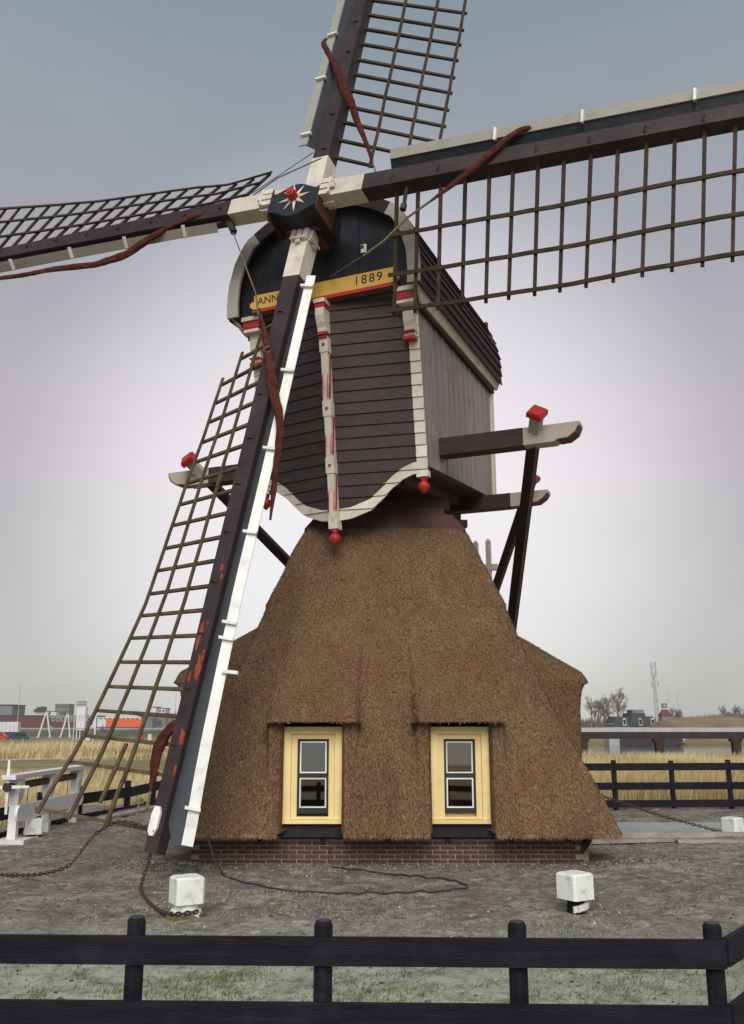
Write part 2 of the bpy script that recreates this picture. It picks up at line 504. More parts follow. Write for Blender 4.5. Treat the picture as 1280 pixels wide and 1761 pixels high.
M_water = bpy.data.materials.new('canal_water'); M_water.use_nodes = True
_b = M_water.node_tree.nodes['Principled BSDF']
_b.inputs['Base Color'].default_value = (.05, .055, .05, 1); _b.inputs['Roughness'].default_value = .08; _b.inputs['IOR'].default_value = 1.33
_n = M_water.node_tree.nodes.new('ShaderNodeTexNoise'); _n.inputs['Scale'].default_value = 1.5
_p = M_water.node_tree.nodes.new('ShaderNodeBump'); _p.inputs['Strength'].default_value = .12
M_water.node_tree.links.new(_n.outputs[0], _p.inputs['Height']); M_water.node_tree.links.new(_p.outputs[0], _b.inputs['Normal'])
mb = MB(); mb.add([(3, 55, -.6), (160, 55, -.6), (160, 111, -.6), (3, 111, -.6)], [(0, 1, 2, 3)])
structure('water', mb, M_water)

# ------------------------------------------------------------------ windmill
MC = V(.22, 16.5, 0)
mill = thing('windmill', 'old wooden post mill with four lattice sails on a thatched base with yellow windows', 'windmill', tuple(MC))
HW = 2.8                                                # half width of the brick footing

# --- brick footing
mb = MB(); mb.bbox(MC[0] - HW + .008, MC[0] + HW - .008, MC[1] - HW + .005, MC[1] + HW - .008, -.3, .62)
base = part('brick_footing', mb, M_mortar, mill, MC)
mb = MB(); mb.box((0, 0, 0), (.200, .10, .0475))
me_b = mb.mesh('brick'); me_b.materials.append(M_brick)
mb = MB(); mb.box((0, 0, 0), (.0475, .10, .150))
me_s = mb.mesh('brick'); me_s.materials.append(M_brick)
def brick(me, x, y, z, rz=0):
    o = bpy.data.objects.new('brick', me); COL.objects.link(o); o.parent = base
    o.location = (x - MC[0], y - MC[1], z); o.rotation_euler = (random.uniform(-.01, .01), random.uniform(-.012, .012), rz + random.uniform(-.008, .008))
yf = MC[1] - HW + .05
for k in range(5):
    n = 26; p = 2 * HW / n
    for i in range(n if k % 2 == 0 else n - 1):
        x = MC[0] - HW + p * (i + (.5 if k % 2 == 0 else 1.0))
        brick(me_b, x, yf - random.uniform(.0, .006), .035 + .061 * k)
n = 93; p = 2 * HW / n
for i in range(n):
    brick(me_s, MC[0] - HW + p * (i + .5), yf - random.uniform(.0, .006), .41)
mb = MB(); yb = yf - .05
for x in (-1.60, -.70, .22, 1.08, 1.98, 2.80):
    mb.bbox(x - .03, x + .03, yb - .07, yb - .004, .30, .62)
part('eaves_bracket', mb, M_dkplank, mill, MC)
# the tap on the footing
mb = MB(); xt = -.60
mb.tube([(xt, yb + .01, .21), (xt, yb - .10, .21), (xt, yb - .13, .19), (xt, yb - .13, .15)], .012, 6)
mb.bar((xt - .03, yb - .07, .245), (xt + .05, yb - .07, .245), .014, .014)
mb.bar((xt, yb - .07, .21), (xt, yb - .07, .245), .012, .012)
part('water_tap', mb, M_rust, mill, MC)

# --- thatch: four sloping faces as displaced grids
ZT = 5.18; ZB = .46
RZ = V(.46, .93, 1.40, 1.98, 2.97, 3.70, 3.75, 3.82, 4.27, 4.75, 5.20)
RR = V(3.27, 3.08, 2.87, 2.60, 2.22, 1.965, 1.945, 1.945, 1.755, 1.565, 1.36)
def r_of(z):
    return np.interp(z, RZ, RR)
WC = (-1.07, 1.045)                                       # window centres, from the mill centre
def dormer(x, z):
    """extra outward reach of the front thatch: the hoods over the two windows and the cheeks beside them"""
    r = r_of(z)
    res = .30 * np.clip(np.sin(PI * np.clip((z - .46) / 3.3, 0, 1)), 0, 1) ** 1.3 * (1 - sstep(1.25, 2.35, np.abs(x)))
    t = np.clip((3.75 - z) / (3.75 - 1.95), 0, 1)
    for c, sg in zip(WC, (-1, 1)):
        cx = c * (.80 + .20 * t)
        hw = .55 + .13 * t
        line = 1.965 + (3.24 - 1.965) * t ** 1.30 + .06
        ed = 1 - sstep(hw - .10, hw + .05 + .16 * (1 - t), np.abs(x - cx) + .025 * (vnoise(z * 5, sg * 3.1) - .5))
        top = 1 - sstep(3.60, 3.78, z)
        hood = np.maximum(line - r, 0) * ed * top * (z >= 1.96)
        ch = np.maximum(3.12 - r, 0) * (1 - sstep(.60, .72, np.abs(x - c))) * (z < 1.96)
        res = np.maximum(res, np.maximum(hood, ch))
    return res
def porch(v, z, left_ext=0.0):
    """extra outward reach of the thatch hoods over the side doors"""
    r = r_of(z)
    zz = z + .28 * (np.abs(v) / .95) ** 2.2
    roof = 1.97 + (3.44 - 1.97) * np.clip((3.72 - zz) / (3.72 - 2.86), 0, 1)
    cheek = np.interp(zz, (.4, 1.0, 1.7, 2.4, 2.70, 2.80), (3.36, 3.31, 3.28, 3.29, 3.33, 3.38))
    tgt = left_ext + np.where(zz > 2.83, roof, cheek)
    ed = 1 - sstep(.86, 1.02, np.abs(v))
    return np.maximum(tgt - r, 0) * ed * (z < 3.75)

def thatch_face(kind, U, Z):
    """(tangential, outward, z) for parameters U in -1..1 and height Z"""
    r = r_of(Z) + .0
    t = U * r
    if kind == 'front':
        nrm = r + dormer(t, Z)
    elif kind in ('side', 'leftside'):
        nrm = r + porch(t, Z, .14 if kind == 'leftside' else 0.0)
    else:
        nrm = r.copy()
    lump = .055 * (fbm(t * 1.7 + 9 * (kind == 'side'), Z * 1.3, 3.3, 3) - .5) + .03 * (fbm(t * 7, Z * 5, 7.7, 3) - .5)
    fade = 1 - sstep(.93, 1.0, np.abs(U))
    nrm = nrm + lump * fade
    rho = .16
    a = np.abs(t); k = np.clip((a - (r - rho)) / rho, 0, 1)
    th = k * PI / 4
    t2 = np.where(k > 0, np.sign(t) * (r - rho + rho * np.sin(th)), t)
    n2 = np.where(k > 0, nrm - rho + rho * np.cos(th), nrm)
    return t2, n2, Z

def orient(side, t, n, z):
    if side == 0: return np.stack([MC[0] + t, MC[1] - n, z], -1)       # front
    if side == 1: return np.stack([MC[0] + n, MC[1] + t, z], -1)       # right
    if side == 2: return np.stack([MC[0] - t, MC[1] + n, z], -1)       # back
    return np.stack([MC[0] - n, MC[1] - t, z], -1)                     # left

tv, tf, cnt = [], [], 0
blP, blD, blN = [], [], []
for side, kind, nu, nz_ in ((0, 'front', 330, 250), (1, 'side', 190, 170), (2, 'back', 60, 60), (3, 'leftside', 190, 170)):
    us = np.linspace(-1, 1, nu); zs = np.concatenate([np.linspace(ZB, 1.945, int(nz_ * .33)), [1.958, 1.964], np.linspace(1.985, ZT, nz_ - int(nz_ * .33))])
    U, Z = np.meshgrid(us, zs)
    t, nn, z = thatch_face(kind, U, Z)
    P = orient(side, t, nn, z).reshape(-1, 3)
    nz2 = len(zs)
    i, j = np.meshgrid(np.arange(nu - 1), np.arange(nz2 - 1))
    a = (j * nu + i).ravel()
    f = np.stack([a, a + 1, a + nu + 1, a + nu], -1)
    if kind == 'front':
        tc_ = (t[:-1, :-1] + t[1:, 1:]) / 2; zc_ = (z[:-1, :-1] + z[1:, 1:]) / 2
        hole = np.zeros_like(tc_, bool)
        for c in WC: hole |= (np.abs(tc_ - c) < .452) & (zc_ < 1.952)
        f = f[~hole.ravel()]
    tv.append(P); tf.append(f + cnt); cnt += len(P)
    # eaves underside
    bt, bn = t[0], nn[0]
    rows = []
    for q, (inn, zz) in enumerate(((0, ZB), (.05, ZB - .035), (.16, ZB - .02), (1, ZB + .10))):
        n_in = bn - inn * (bn - (HW - .02)) if q == 3 else bn - inn
        rows.append(orient(side, bt * (n_in / bn if q == 3 else 1), n_in, np.full_like(bt, zz)))
    R_ = np.concatenate(rows)
    i, j = np.meshgrid(np.arange(nu - 1), np.arange(3)); a = (j * nu + i)
    if kind == 'front':
        keep = ~((np.abs((bt[:-1] + bt[1:]) / 2 - WC[0]) < .452) | (np.abs((bt[:-1] + bt[1:]) / 2 - WC[1]) < .452))
        a = a[:, keep]
    a = a.ravel()
    tv.append(R_); tf.append(np.stack([a, a + nu, a + nu + 1, a + 1], -1) + cnt); cnt += len(R_)
    # reed ends to scatter
    nb = {0: 150000, 1: 45000, 2: 0, 3: 25000}[side]
    if nb:
        u = rng.uniform(-1, 1, nb); zz = ZB + (ZT - ZB) * rng.random(nb) ** 1.15
        t1, n1, z1 = thatch_face(kind, u, zz); t2, n2, z2 = thatch_face(kind, u, zz - .03)
        A = orient(side, t1, n1, z1); B = orient(side, t2, n2, z2)
        ok = np.ones(nb, bool)
        if kind == 'front':
            for c in WC: ok &= ~((np.abs(t1 - c) < .455) & (zz < 1.99))
        d = B - A; d /= np.linalg.norm(d, axis=1)[:, None]
        ok &= d[:, 2] < -.25
        on = orient(side, np.zeros(nb), np.ones(nb), np.zeros(nb)) - orient(side, np.zeros(nb), np.zeros(nb), np.zeros(nb))
        blP.append(A[ok]); blD.append(d[ok]); blN.append(on[ok])
        # a ragged fringe along the eaves
        nf = nb // 14
        u = rng.uniform(-1, 1, nf); t1, n1, z1 = thatch_face(kind, u, np.full(nf, ZB + .015))
        ok = np.ones(nf, bool)
        if kind == 'front':
            for c in WC: ok &= np.abs(t1 - c) > .46
        A = orient(side, t1, n1 - rng.uniform(0, .12, nf), z1 - .02)
        on = orient(side, np.zeros(nf), np.ones(nf), np.zeros(nf)) - orient(side, np.zeros(nf), np.zeros(nf), np.zeros(nf))
        d = V(0, 0, -.85) + on * .5
        blP.append(A[ok]); blD.append(d[ok]); blN.append(on[ok])
# reveals of the window openings and the closed top
ex = MB()
for c in WC:
    for s in (-1, 1):
        zs = np.linspace(ZB, 1.955, 26)
        x = np.full_like(zs, c + s * .452)
        n_out = r_of(zs) + dormer(x + s * .02, zs) + .01
        rings = [[(MC[0] + x[k], MC[1] - n_out[k] - .004, zs[k]), (MC[0] + x[k] - s * .03, MC[1] - n_out[k] + .05, zs[k]), (MC[0] + x[k] - s * .035, MC[1] - 2.84, zs[k])] for k in range(26)]
        ex.loft(rings, False, False, closed=False)
    ex.add([(MC[0] + c - .7, MC[1] - 3.20, 1.955), (MC[0] + c + .7, MC[1] - 3.20, 1.955), (MC[0] + c + .7, MC[1] - 2.85, 1.965), (MC[0] + c - .7, MC[1] - 2.85, 1.965)], [(0, 1, 2, 3)])
ex.add([(MC[0] + a * 1.36, MC[1] + b * 1.36, ZT) for a, b in ((-1, -1), (1, -1), (1, 1), (-1, 1))], [(0, 1, 2, 3)])
ev = np.array(ex.v); ef = np.array(ex.f) + cnt
tv.append(ev); tf.append(ef)

def thatch_mat():
    m = bpy.data.materials.new('reed_thatch'); m.use_nodes = True
    t = m.node_tree; n = t.nodes; l = t.links.new
    b = n['Principled BSDF']; b.inputs['Roughness'].default_value = .92; b.inputs['Specular IOR Level'].default_value = .12
    tc = n.new('ShaderNodeTexCoord')
    def noise(sc, st=(1, 1, 1), det=6):
        mp = n.new('ShaderNodeMapping'); mp.inputs['Scale'].default_value = st
        l(tc.outputs['Object'], mp.inputs['Vector'])
        x = n.new('ShaderNodeTexNoise'); x.inputs['Scale'].default_value = sc; x.inputs['Detail'].default_value = det; x.inputs['Roughness'].default_value = .65
        l(mp.outputs[0], x.inputs['Vector']); return x.outputs[0]
    def ramp(src, a, ca, c, cb):
        r = n.new('ShaderNodeValToRGB'); e = r.color_ramp.elements
        e[0].position = a; e[0].color = (*ca, 1); e[1].position = c; e[1].color = (*cb, 1)
        l(src, r.inputs['Fac']); return r.outputs['Color']
    c1 = ramp(noise(1.1), .35, (.20, .105, .062), .65, (.19, .135, .065))
    c2 = ramp(noise(45, (1, 1, .55)), .36, (.30, .28, .30), .66, (1.5, 1.5, 1.5))
    mx = n.new('ShaderNodeMix'); mx.data_type = 'RGBA'; mx.blend_type = 'MULTIPLY'; mx.inputs[0].default_value = 1
    l(c1, mx.inputs[6]); l(c2, mx.inputs[7])
    l(mx.outputs[2], b.inputs['Base Color'])
    bp = n.new('ShaderNodeBump'); bp.inputs['Strength'].default_value = .9; bp.inputs['Distance'].default_value = .03
    l(noise(60, (1, 1, .6)), bp.inputs['Height']); l(bp.outputs[0], b.inputs['Normal'])
    return m
M_thatch = thatch_mat()
me = np_mesh('thatch', np.concatenate(tv) - MC, np.concatenate(tf), smooth=True)
thatch = part('thatch', me, M_thatch, mill)
# reed ends
A = np.concatenate(blP); D = np.concatenate(blD); Nn = np.concatenate(blN); nb = len(A)
ln = rng.uniform(.035, .090, nb)[:, None]; wd = rng.uniform(.002, .0042, nb)[:, None]
dirv = D + Nn * rng.uniform(.06, .36, nb)[:, None] + rng.normal(0, .17, (nb, 3))
dirv /= np.linalg.norm(dirv, axis=1)[:, None]
wv = np.cross(dirv, Nn) + rng.normal(0, .3, (nb, 3)); wv /= np.linalg.norm(wv, axis=1)[:, None]
S0 = A - Nn * .012
vv = np.stack([S0 - wv * wd, S0 + wv * wd, S0 + dirv * ln + wv * wd * .7, S0 + dirv * ln - wv * wd * .7], 1).reshape(-1, 3)
ff = np.arange(nb * 4).reshape(-1, 4)
patch = .5 * fbm(A[:, 0] * 1.3, A[:, 2] * 1.1, A[:, 1] * .7, 3) + .5 * fbm(A[:, 0] * 6, A[:, 2] * .9, A[:, 1] * 6, 3)
rv = np.clip(rng.random(nb) ** 1.15 * .85 + (patch - .5) * 1.3 + .10 , 0, 1)
me = np_mesh('reed_ends', vv - MC, ff, np.repeat(rv, 4))
M_reed = attr_mat('reed_ends', [(.075, .042, .046), (.175, .092, .070), (.265, .150, .088), (.30, .210, .108), (.42, .32, .20)])
part('reed_ends', me, M_reed, mill, kind='stuff')

# --- windows
def framed(mb, x0, x1, z0, z1, y0, y1, wl, wt, wb_):
    """rectangular ring in the xz plane, depth y0..y1"""
    mb.bbox(x0, x0 + wl, y0, y1, z0, z1); mb.bbox(x1 - wl, x1, y0, y1, z0, z1)
    mb.bbox(x0 + wl, x1 - wl, y0, y1, z1 - wt, z1)
    if wb_: mb.bbox(x0 + wl, x1 - wl, y0, y1, z0, z0 + wb_)
for wi, c in enumerate(WC):
    xc = MC[0] + c; yw = MC[1] - 2.98
    mb = MB(); framed(mb, xc - .445, xc + .445, .62, 1.90, yw, yw + .14, .13, .10, 0)
    win = part('window', mb, M_winyel, mill, MC)
    mb = MB(); framed(mb, xc - .312, xc + .312, .622, 1.797, yw + .035, yw + .16, .085, .07, .03)
    part('inner_casing', mb, M_winyel, win, MC)
    mb = MB(); mb.bbox(xc - .455, xc + .455, yw - .05, yw + .16, .565, .618)
    part('sill', mb, M_winyel, win, MC)
    mb = MB(); framed(mb, xc - .224, xc + .224, .692, 1.724, yw + .085, yw + .135, .03, .03, .075)
    mb.bbox(xc - .194, xc + .194, yw + .085, yw + .135, 1.185, 1.245)
    part('sash', mb, M_sash, win, MC)
    for (z0, z1) in ((.770, 1.182), (1.248, 1.692)):
        mb = MB(); framed(mb, xc - .192, xc + .192, z0, z1, yw + .075, yw + .12, .018, .018, .018)
        part('glazing_bead', mb, M_bwhite, win, MC)
        lean = .026 if (wi == 0 and z0 > 1) else .008
        mb = MB(); mb.add([(xc - .175, yw + .096, z0 + .016), (xc + .175, yw + .096, z0 + .016), (xc + .175, yw + .096 + lean, z1 - .016), (xc - .175, yw + .096 + lean, z1 - .016)], [(0, 1, 2, 3)])
        part('pane', mb, M_glass, win, MC)
    # dark room box behind the sash
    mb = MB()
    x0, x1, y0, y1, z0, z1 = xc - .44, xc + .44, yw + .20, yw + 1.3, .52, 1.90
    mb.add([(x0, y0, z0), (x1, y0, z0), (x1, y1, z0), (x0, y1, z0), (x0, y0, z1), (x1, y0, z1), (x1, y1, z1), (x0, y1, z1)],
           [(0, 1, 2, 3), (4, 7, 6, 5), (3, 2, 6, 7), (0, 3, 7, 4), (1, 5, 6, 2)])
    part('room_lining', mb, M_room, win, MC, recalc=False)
    def drape(xa, xb, zl, zh):
        mb = MB(); xs_ = np.linspace(xa, xb, 40); yy = yw + .27 + .03 * np.sin((xs_ - xa) * 62) + .012 * np.sin(xs_ * 131)
        mb.loft([[(x, y, zl) for x, y in zip(xs_, yy)], [(x, y * 1.0, zh) for x, y in zip(xs_, yy)]], False, False, closed=False)
        part('curtain', mb, M_curtain, win, MC, recalc=False)
    if wi == 1: drape(xc - .30, xc + .30, .70, 1.88)
    else: drape(xc - .33, xc - .20, .70, 1.88)
    # black plank below the sill
    mb = MB(); mb.bbox(xc - .445, xc + .445, yw + .02, yw + .06, .38, .562)
    part('plinth_plank', mb, M_dkplank, win, MC)
    if wi == 1:
        zs_ = .625; 
        mb = MB(); mb.bbox(xc - .22, xc + .22, yw + .142, yw + .262, .640, .690)
        part('inner_ledge', mb, M_winyel, win, MC)
        mb = MB(); mb.lathe((0, 0, 0), [(.030, 0), (.032, .09), (.028, .13), (.012, .17), (.012, .20)], 10)
        me = mb.mesh('bottle', smooth=True)
        thing('bottle', 'small orange bottle standing inside the right window', 'bottle', (xc - .125, yw + .19, .691), None, me, mat('orange_bottle', (.42, .13, .03), .4))
        mb = MB(); mb.box((0, 0, .045), (.15, .06, .09)); mb.box((0, 0, .094), (.156, .066, .008))
        me = mb.mesh('box')
        thing('box', 'pale box lying inside the right window beside the bottle', 'box', (xc + .10, yw + .195, .691), None, me, mat('pale_card', (.5, .5, .48), .7))

# --- neck between base and buck
mb = MB()
def sq(h, z): return [(MC[0] - h, MC[1] - h, z), (MC[0] + h, MC[1] - h, z), (MC[0] + h, MC[1] + h, z), (MC[0] - h, MC[1] + h, z)]
mb.loft([sq(1.375, 5.14), sq(1.37, 5.18), sq(1.17, 5.47), sq(1.12, 5.47)], False, False)
part('neck_skirt', mb, M_under, mill, MC)
mb = MB(); mb.loft([sq(1.14, 5.3), sq(1.02, 5.62)], False, True)
mb.bbox(MC[0] - .62, MC[0] + .62, MC[1] - .62, MC[1] + .62, 5.6, 6.4)
part('neck', mb, M_under, mill, MC)
mb = MB()
mb.bbox(MC[0] - 1.30, MC[0] + 1.50, MC[1] - .55, MC[1] - .35, 5.40, 5.52)
mb.bbox(MC[0] - 1.10, MC[0] + 1.16, MC[1] - .85, MC[1] - .62, 5.625, 5.80)
mb.bbox(MC[0] - 1.05, MC[0] + 1.46, MC[1] + .2, MC[1] + .42, 5.66, 5.86)
part('bearing_beam', mb, M_dark, mill, MC)

# --- buck: local frame u (across), w (forward), z
YAW = math.radians(23.37)
BC = V(.22, 16.55, 0)
BF = V(-math.sin(YAW), -math.cos(YAW), 0); BR = V(math.cos(YAW), -math.sin(YAW), 0); BZ = V(0, 0, 1)
def B(u, w, z): return BC + BR * u + BF * w + BZ * z
BAX = (BR, BF, BZ)
HB_ = 1.57
Z_E = 8.98
def wc_(z): return 2.31 - .150 * (8.9 - z)          # front corner
def wp_(z): return 2.58 - .145 * (8.9 - z)          # centre of the prow
def wf(u, z): return wp_(z) + (wc_(z) - wp_(z)) * min(1, abs(u) / HB_)
def wr_(z): return -2.0 + .0 * z
CU = V(0, .27, .62, .82, .98, 1.17, 1.33, 1.45, 1.60); CZ = V(5.20, 5.23, 5.36, 5.54, 5.70, 5.83, 5.90, 5.915, 5.92)
def curve(u):
    return float(np.interp(abs(u), CU, CZ))
BAND = .185
# backing shell
mb = MB()
zt = 9.0
fr = []
for u in np.linspace(-HB_, HB_, 41):
    fr.append(u)
mb.loft([[B(u, wf(u, curve(u)) - .05, curve(u) + .03) for u in fr], [B(u, wf(u, zt) - .05, zt) for u in fr]], False, False, closed=False)
front = part('front_wall', mb, M_dkplank, mill, MC, recalc=False)
def board_cell(mb, ua, ub, za0, za1, zb0, zb1, lap0, lap1, th=.03):
    """one cell of a lapped board between columns ua and ub"""
    def P(u, z, q): 
        k = q
        return B(u, wf(u, z) + k, z)
    # outward offsets: foot of the board stands prouder than its head
    p = [P(ua, za0, lap0 - th), P(ub, zb0, lap0 - th), P(ub, zb0, lap0), P(ua, za0, lap0),
         P(ua, za1, lap1 - th), P(ub, zb1, lap1 - th), P(ub, zb1, lap1), P(ua, za1, lap1)]
    mb.hexa(p)
ZR = [8.93 - .197 * k for k in range(21)]
CORN = .18
for s in (-1, 1):
    for k in range(19):
        z1, z0 = ZR[k] - .006, ZR[k + 1]
        if s == 1 or True:
            dark, white, corner = MB(), MB(), MB()
            cols = np.linspace(.075, HB_, 27)
            for ua, ub in zip(cols[:-1], cols[1:]):
                um = (ua + ub) / 2
                lo = (curve(ua), curve(ub))
                iscorner = um > HB_ - CORN
                def cell(mb_, l, h, pr):
                    if max(h[0] - l[0], h[1] - l[1]) < .004: return
                    h = (max(h[0], l[0] + .001), max(h[1], l[1] + .001))
                    lp = lambda z: .022 * (z1 - z) / .19
                    board_cell(mb_, s * ua, s * ub, l[0], h[0], l[1], h[1], .012 + lp(l[0]) + pr, .012 + lp(h[0]) + pr)
                if iscorner:
                    cell(corner, (max(z0, lo[0]), max(z0, lo[1])), (max(z1, lo[0]), max(z1, lo[1])), .014)
                else:
                    cell(dark, (max(z0, lo[0] + BAND), max(z0, lo[1] + BAND)), (max(z1, lo[0] + BAND), max(z1, lo[1] + BAND)), 0)
                    cell(white, (max(z0, lo[0]), max(z0, lo[1])), (min(max(z1, lo[0]), lo[0] + BAND), min(max(z1, lo[1]), lo[1] + BAND)), .012)
            if dark.f: part('board', dark, M_darkfront, front, MC)
            if white.f: part('painted_board', white, M_white, front, MC, label='board end painted white along the curved lower edge')
            if corner.f: part('corner_board', corner, M_white, front, MC, label='white painted board end at the corner')
# side walls
for s, nm in ((1, 'side_wall'), (-1, 'side_wall')):
    mb = MB()
    wA, wB = 2.28, -2.0
    def zlo(w): return 6.03 + .33 * (1.9 - w) / 3.9
    def wfront(z): return wc_(z) - .02
    mb.loft([[B(s * (HB_ - .05), wfront(6.05), zlo(1.9)), B(s * (HB_ - .05), wB, zlo(wB))], [B(s * (HB_ - .05), wfront(9), 9.0), B(s * (HB_ - .05), wB, 9.0)]], False, False, closed=False)
    sw = part(nm, mb, M_dkplank, mill, MC, recalc=False)
    npk = 27 if s == 1 else 14
    for k in range(npk):
        f0, f1 = k / npk, (k + 1) / npk
        def wz(f, z): return wfront(z) + (wB - wfront(z)) * f
        g = .004 / 4
        pr = .008 * (k % 2) + random.uniform(0, .004)
        mb = MB(); 
        z00, z01 = zlo(wz(f0, 6.1)), zlo(wz(f1, 6.1))
        z0_, z1_ = z00, z01
        mb.hexa([B(s * (HB_ - .048), wz(f0 + g, z0_), z0_), B(s * (HB_ - .048), wz(f1 - g, z1_), z1_), B(s * (HB_ + pr - .004), wz(f1 - g, z1_), z1_), B(s * (HB_ + pr - .004), wz(f0 + g, z0_), z0_),
                 B(s * (HB_ - .048), wz(f0 + g, 9), 9), B(s * (HB_ - .048), wz(f1 - g, 9), 9), B(s * (HB_ + pr - .004), wz(f1 - g, 9), 9), B(s * (HB_ + pr - .004), wz(f0 + g, 9), 9)])
        part('plank', mb, M_side, sw, MC)
# rear wall, floor of the buck
mb = MB(); mb.hexa([B(-HB_ + .02, -2.06, 6.36), B(HB_ - .02, -2.06, 6.36), B(HB_ - .02, -1.98, 6.36), B(-HB_ + .02, -1.98, 6.36), B(-HB_ + .02, -2.06, 10.2), B(HB_ - .02, -2.06, 10.2), B(HB_ - .02, -1.98, 10.2), B(-HB_ + .02, -1.98, 10.2)])
part('rear_wall', mb, M_dark, mill, MC)
mb = MB(); mb.box(B(HB_ + .012, -2.0, 7.7), (.07, .12, 2.6), BAX)
part('corner_trim', mb, M_white, mill, MC)
mb = MB(); mb.hexa([B(-HB_ + .06, -1.97, 6.34), B(HB_ - .06, -1.97, 6.34), B(HB_ - .06, 1.72, 6.0), B(-HB_ + .06, 1.72, 6.0), B(-HB_ + .06, -1.97, 6.44), B(HB_ - .06, -1.97, 6.44), B(HB_ - .06, 1.72, 6.1), B(-HB_ + .06, 1.72, 6.1)])
floor = part('buck_floor', mb, M_under, mill, MC)
mb = MB()
for u in (-.95, .95):
    mb.hexa([B(u - .12, -1.9, 6.16), B(u + .12, -1.9, 6.16), B(u + .12, 1.65, 5.84), B(u - .12, 1.65, 5.84), B(u - .12, -1.9, 6.336), B(u + .12, -1.9, 6.336), B(u + .12, 1.65, 5.995), B(u - .12, 1.65, 5.995)])
part('floor_joist', mb, M_under, floor, MC)

# centre post of the front with brackets, roundels and finials
def wall_pt(u, z, out=0): return B(u, wf(u, z) + out, z)
mb = MB()
def postbar(mb, zb, zt_, half, o0, o1):
    mb.hexa([wall_pt(-half, zb, o0), wall_pt(half, zb, o0), B(half, wp_(zb) + o1, zb), B(-half, wp_(zb) + o1, zb),
             wall_pt(-half, zt_, o0), wall_pt(half, zt_, o0), B(half, wp_(zt_) + o1, zt_), B(-half, wp_(zt_) + o1, zt_)])
postbar(mb, 5.10, 8.86, .062, -.03, .13)
for zc in (8.13, 7.05, 6.10): postbar(mb, zc - .13, zc + .13, .078, -.02, .142)
postbar(mb, 5.06, 5.30, .08, -.02, .145)
cp = part('centre_post', mb, M_white, mill, MC)
for za, zb in ((7.22, 7.98), (6.28, 6.90), (5.36, 5.94)):
    for s in (-1, 1):
        mb = MB(); mb.box(B(s * .064, wp_((za + zb) / 2) + .085, (za + zb) / 2), (.012, .045, zb - za), BAX); part('red_inlay', mb, M_red, cp, MC)
        mb = MB(); mb.box(B(s * .048, wp_((za + zb) / 2) + .131, (za + zb) / 2), (.012, .008, zb - za), BAX); part('red_inlay', mb, M_red, cp, MC)
for zc in (8.13, 7.05, 6.10):
    mb = MB(); mb.lathe(B(0, wp_(zc) + .140, zc), [(.026, 0), (.026, .012), (.016, .020)], 12, (BR, BZ, BF))
    part('roundel', mb, M_red, cp, MC)
FIN = [(.045, 0), (.062, -.03), (.062, -.07), (.045, -.09), (.05, -.105), (.098, -.155), (.105, -.20), (.085, -.27), (.045, -.33), (.012, -.37)]
for nm, P, sc in (('finial', B(0, wp_(5.1) + .06, 5.07), 1.0), ('finial', B(HB_ - .10, wc_(5.9) - .03, 5.86), .92), ('finial', B(-HB_ + .10, wc_(5.9) - .03, 5.86), .92)):
    mb = MB(); mb.lathe(P, [(r * sc, z * sc * .82) for r, z in FIN], 14)
    part(nm, mb, M_red, mill, MC, smooth=True)
for s in (-1, 1):
    mb = MB(); mb.box(B(s * (HB_ - .095), wc_(5.92) - .005, 5.90), (.20, .12, .10), BAX); part('corner_block', mb, M_white, mill, MC)

# yellow dated board with red underside
zy0, zy1, wy = 8.955, 9.22, 2.64
mb = MB()
def ogee(s):
    e = 1.36 * s
    return [(e - .10 * s, zy0), (e - .02 * s, zy0 + .015), (e + .03 * s, zy0 + .06), (e + .035 * s, zy0 + .11), (e, zy0 + .14), (e - .05 * s, zy0 + .15), (e - .05 * s, zy1)]
outl = ogee(1) + list(reversed(ogee(-1)))
mb.prism([B(u, wy, z) for u, z in outl], BF * .07)
dated = part('date_board', mb, M_yellow, mill, MC)
mb = MB(); mb.box(B(.0, wy + .02, zy0 - .03), (2.5, .09, .055), BAX); part('red_moulding', mb, M_red, dated, MC)
mb = MB(); mb.add([B(-1.35, wy + .06, zy0 - .05), B(1.35, wy + .06, zy0 - .05), B(1.35, 2.20, zy0 - .13), B(-1.35, 2.20, zy0 - .13),
                   B(-1.35, wy + .06, zy0 - .003), B(1.35, wy + .06, zy0 - .003), B(1.35, 2.20, zy0 + .05), B(-1.35, 2.20, zy0 + .05)],
                  [(0, 1, 2, 3), (0, 4, 5, 1), (1, 5, 6, 2), (3, 7, 4, 0), (4, 7, 6, 5)])
part('soffit', mb, M_soffit, dated, MC)
def lettering(body, size, name, parent, m, mtx, spacing=1.0, ext=.004, align='CENTER'):
    cu = bpy.data.curves.new(name, 'FONT'); cu.body = body; cu.size = size; cu.extrude = ext; cu.align_x = align; cu.align_y = 'CENTER'; cu.space_character = spacing
    cu.offset = .0
    to = bpy.data.objects.new('tmp_text', cu); COL.objects.link(to)
    bpy.context.view_layer.update()
    me = bpy.data.meshes.new_from_object(to.evaluated_get(bpy.context.evaluated_depsgraph_get()))
    bpy.data.objects.remove(to); bpy.data.curves.remove(cu)
    me.name = name
    me.transform(mtx)
    me.materials.clear(); me.materials.append(m)
    return part(name, me, None, parent)
def mtx_on(P, X, Y, off):
    Zv = np.cross(X, Y)
    M = Matrix(((X[0], Y[0], Zv[0], P[0] - off[0]), (X[1], Y[1], Zv[1], P[1] - off[1]), (X[2], Y[2], Zv[2], P[2] - off[2]), (0, 0, 0, 1)))
    return M
M_letter = mat('black_lettering', (.03, .028, .022), .6, .1, 5, 0)
lettering('ANNO', .19, 'lettering', dated, M_letter, mtx_on(B(-.95, wy + .073, zy0 + .135), BR, BZ, MC), 1.0)
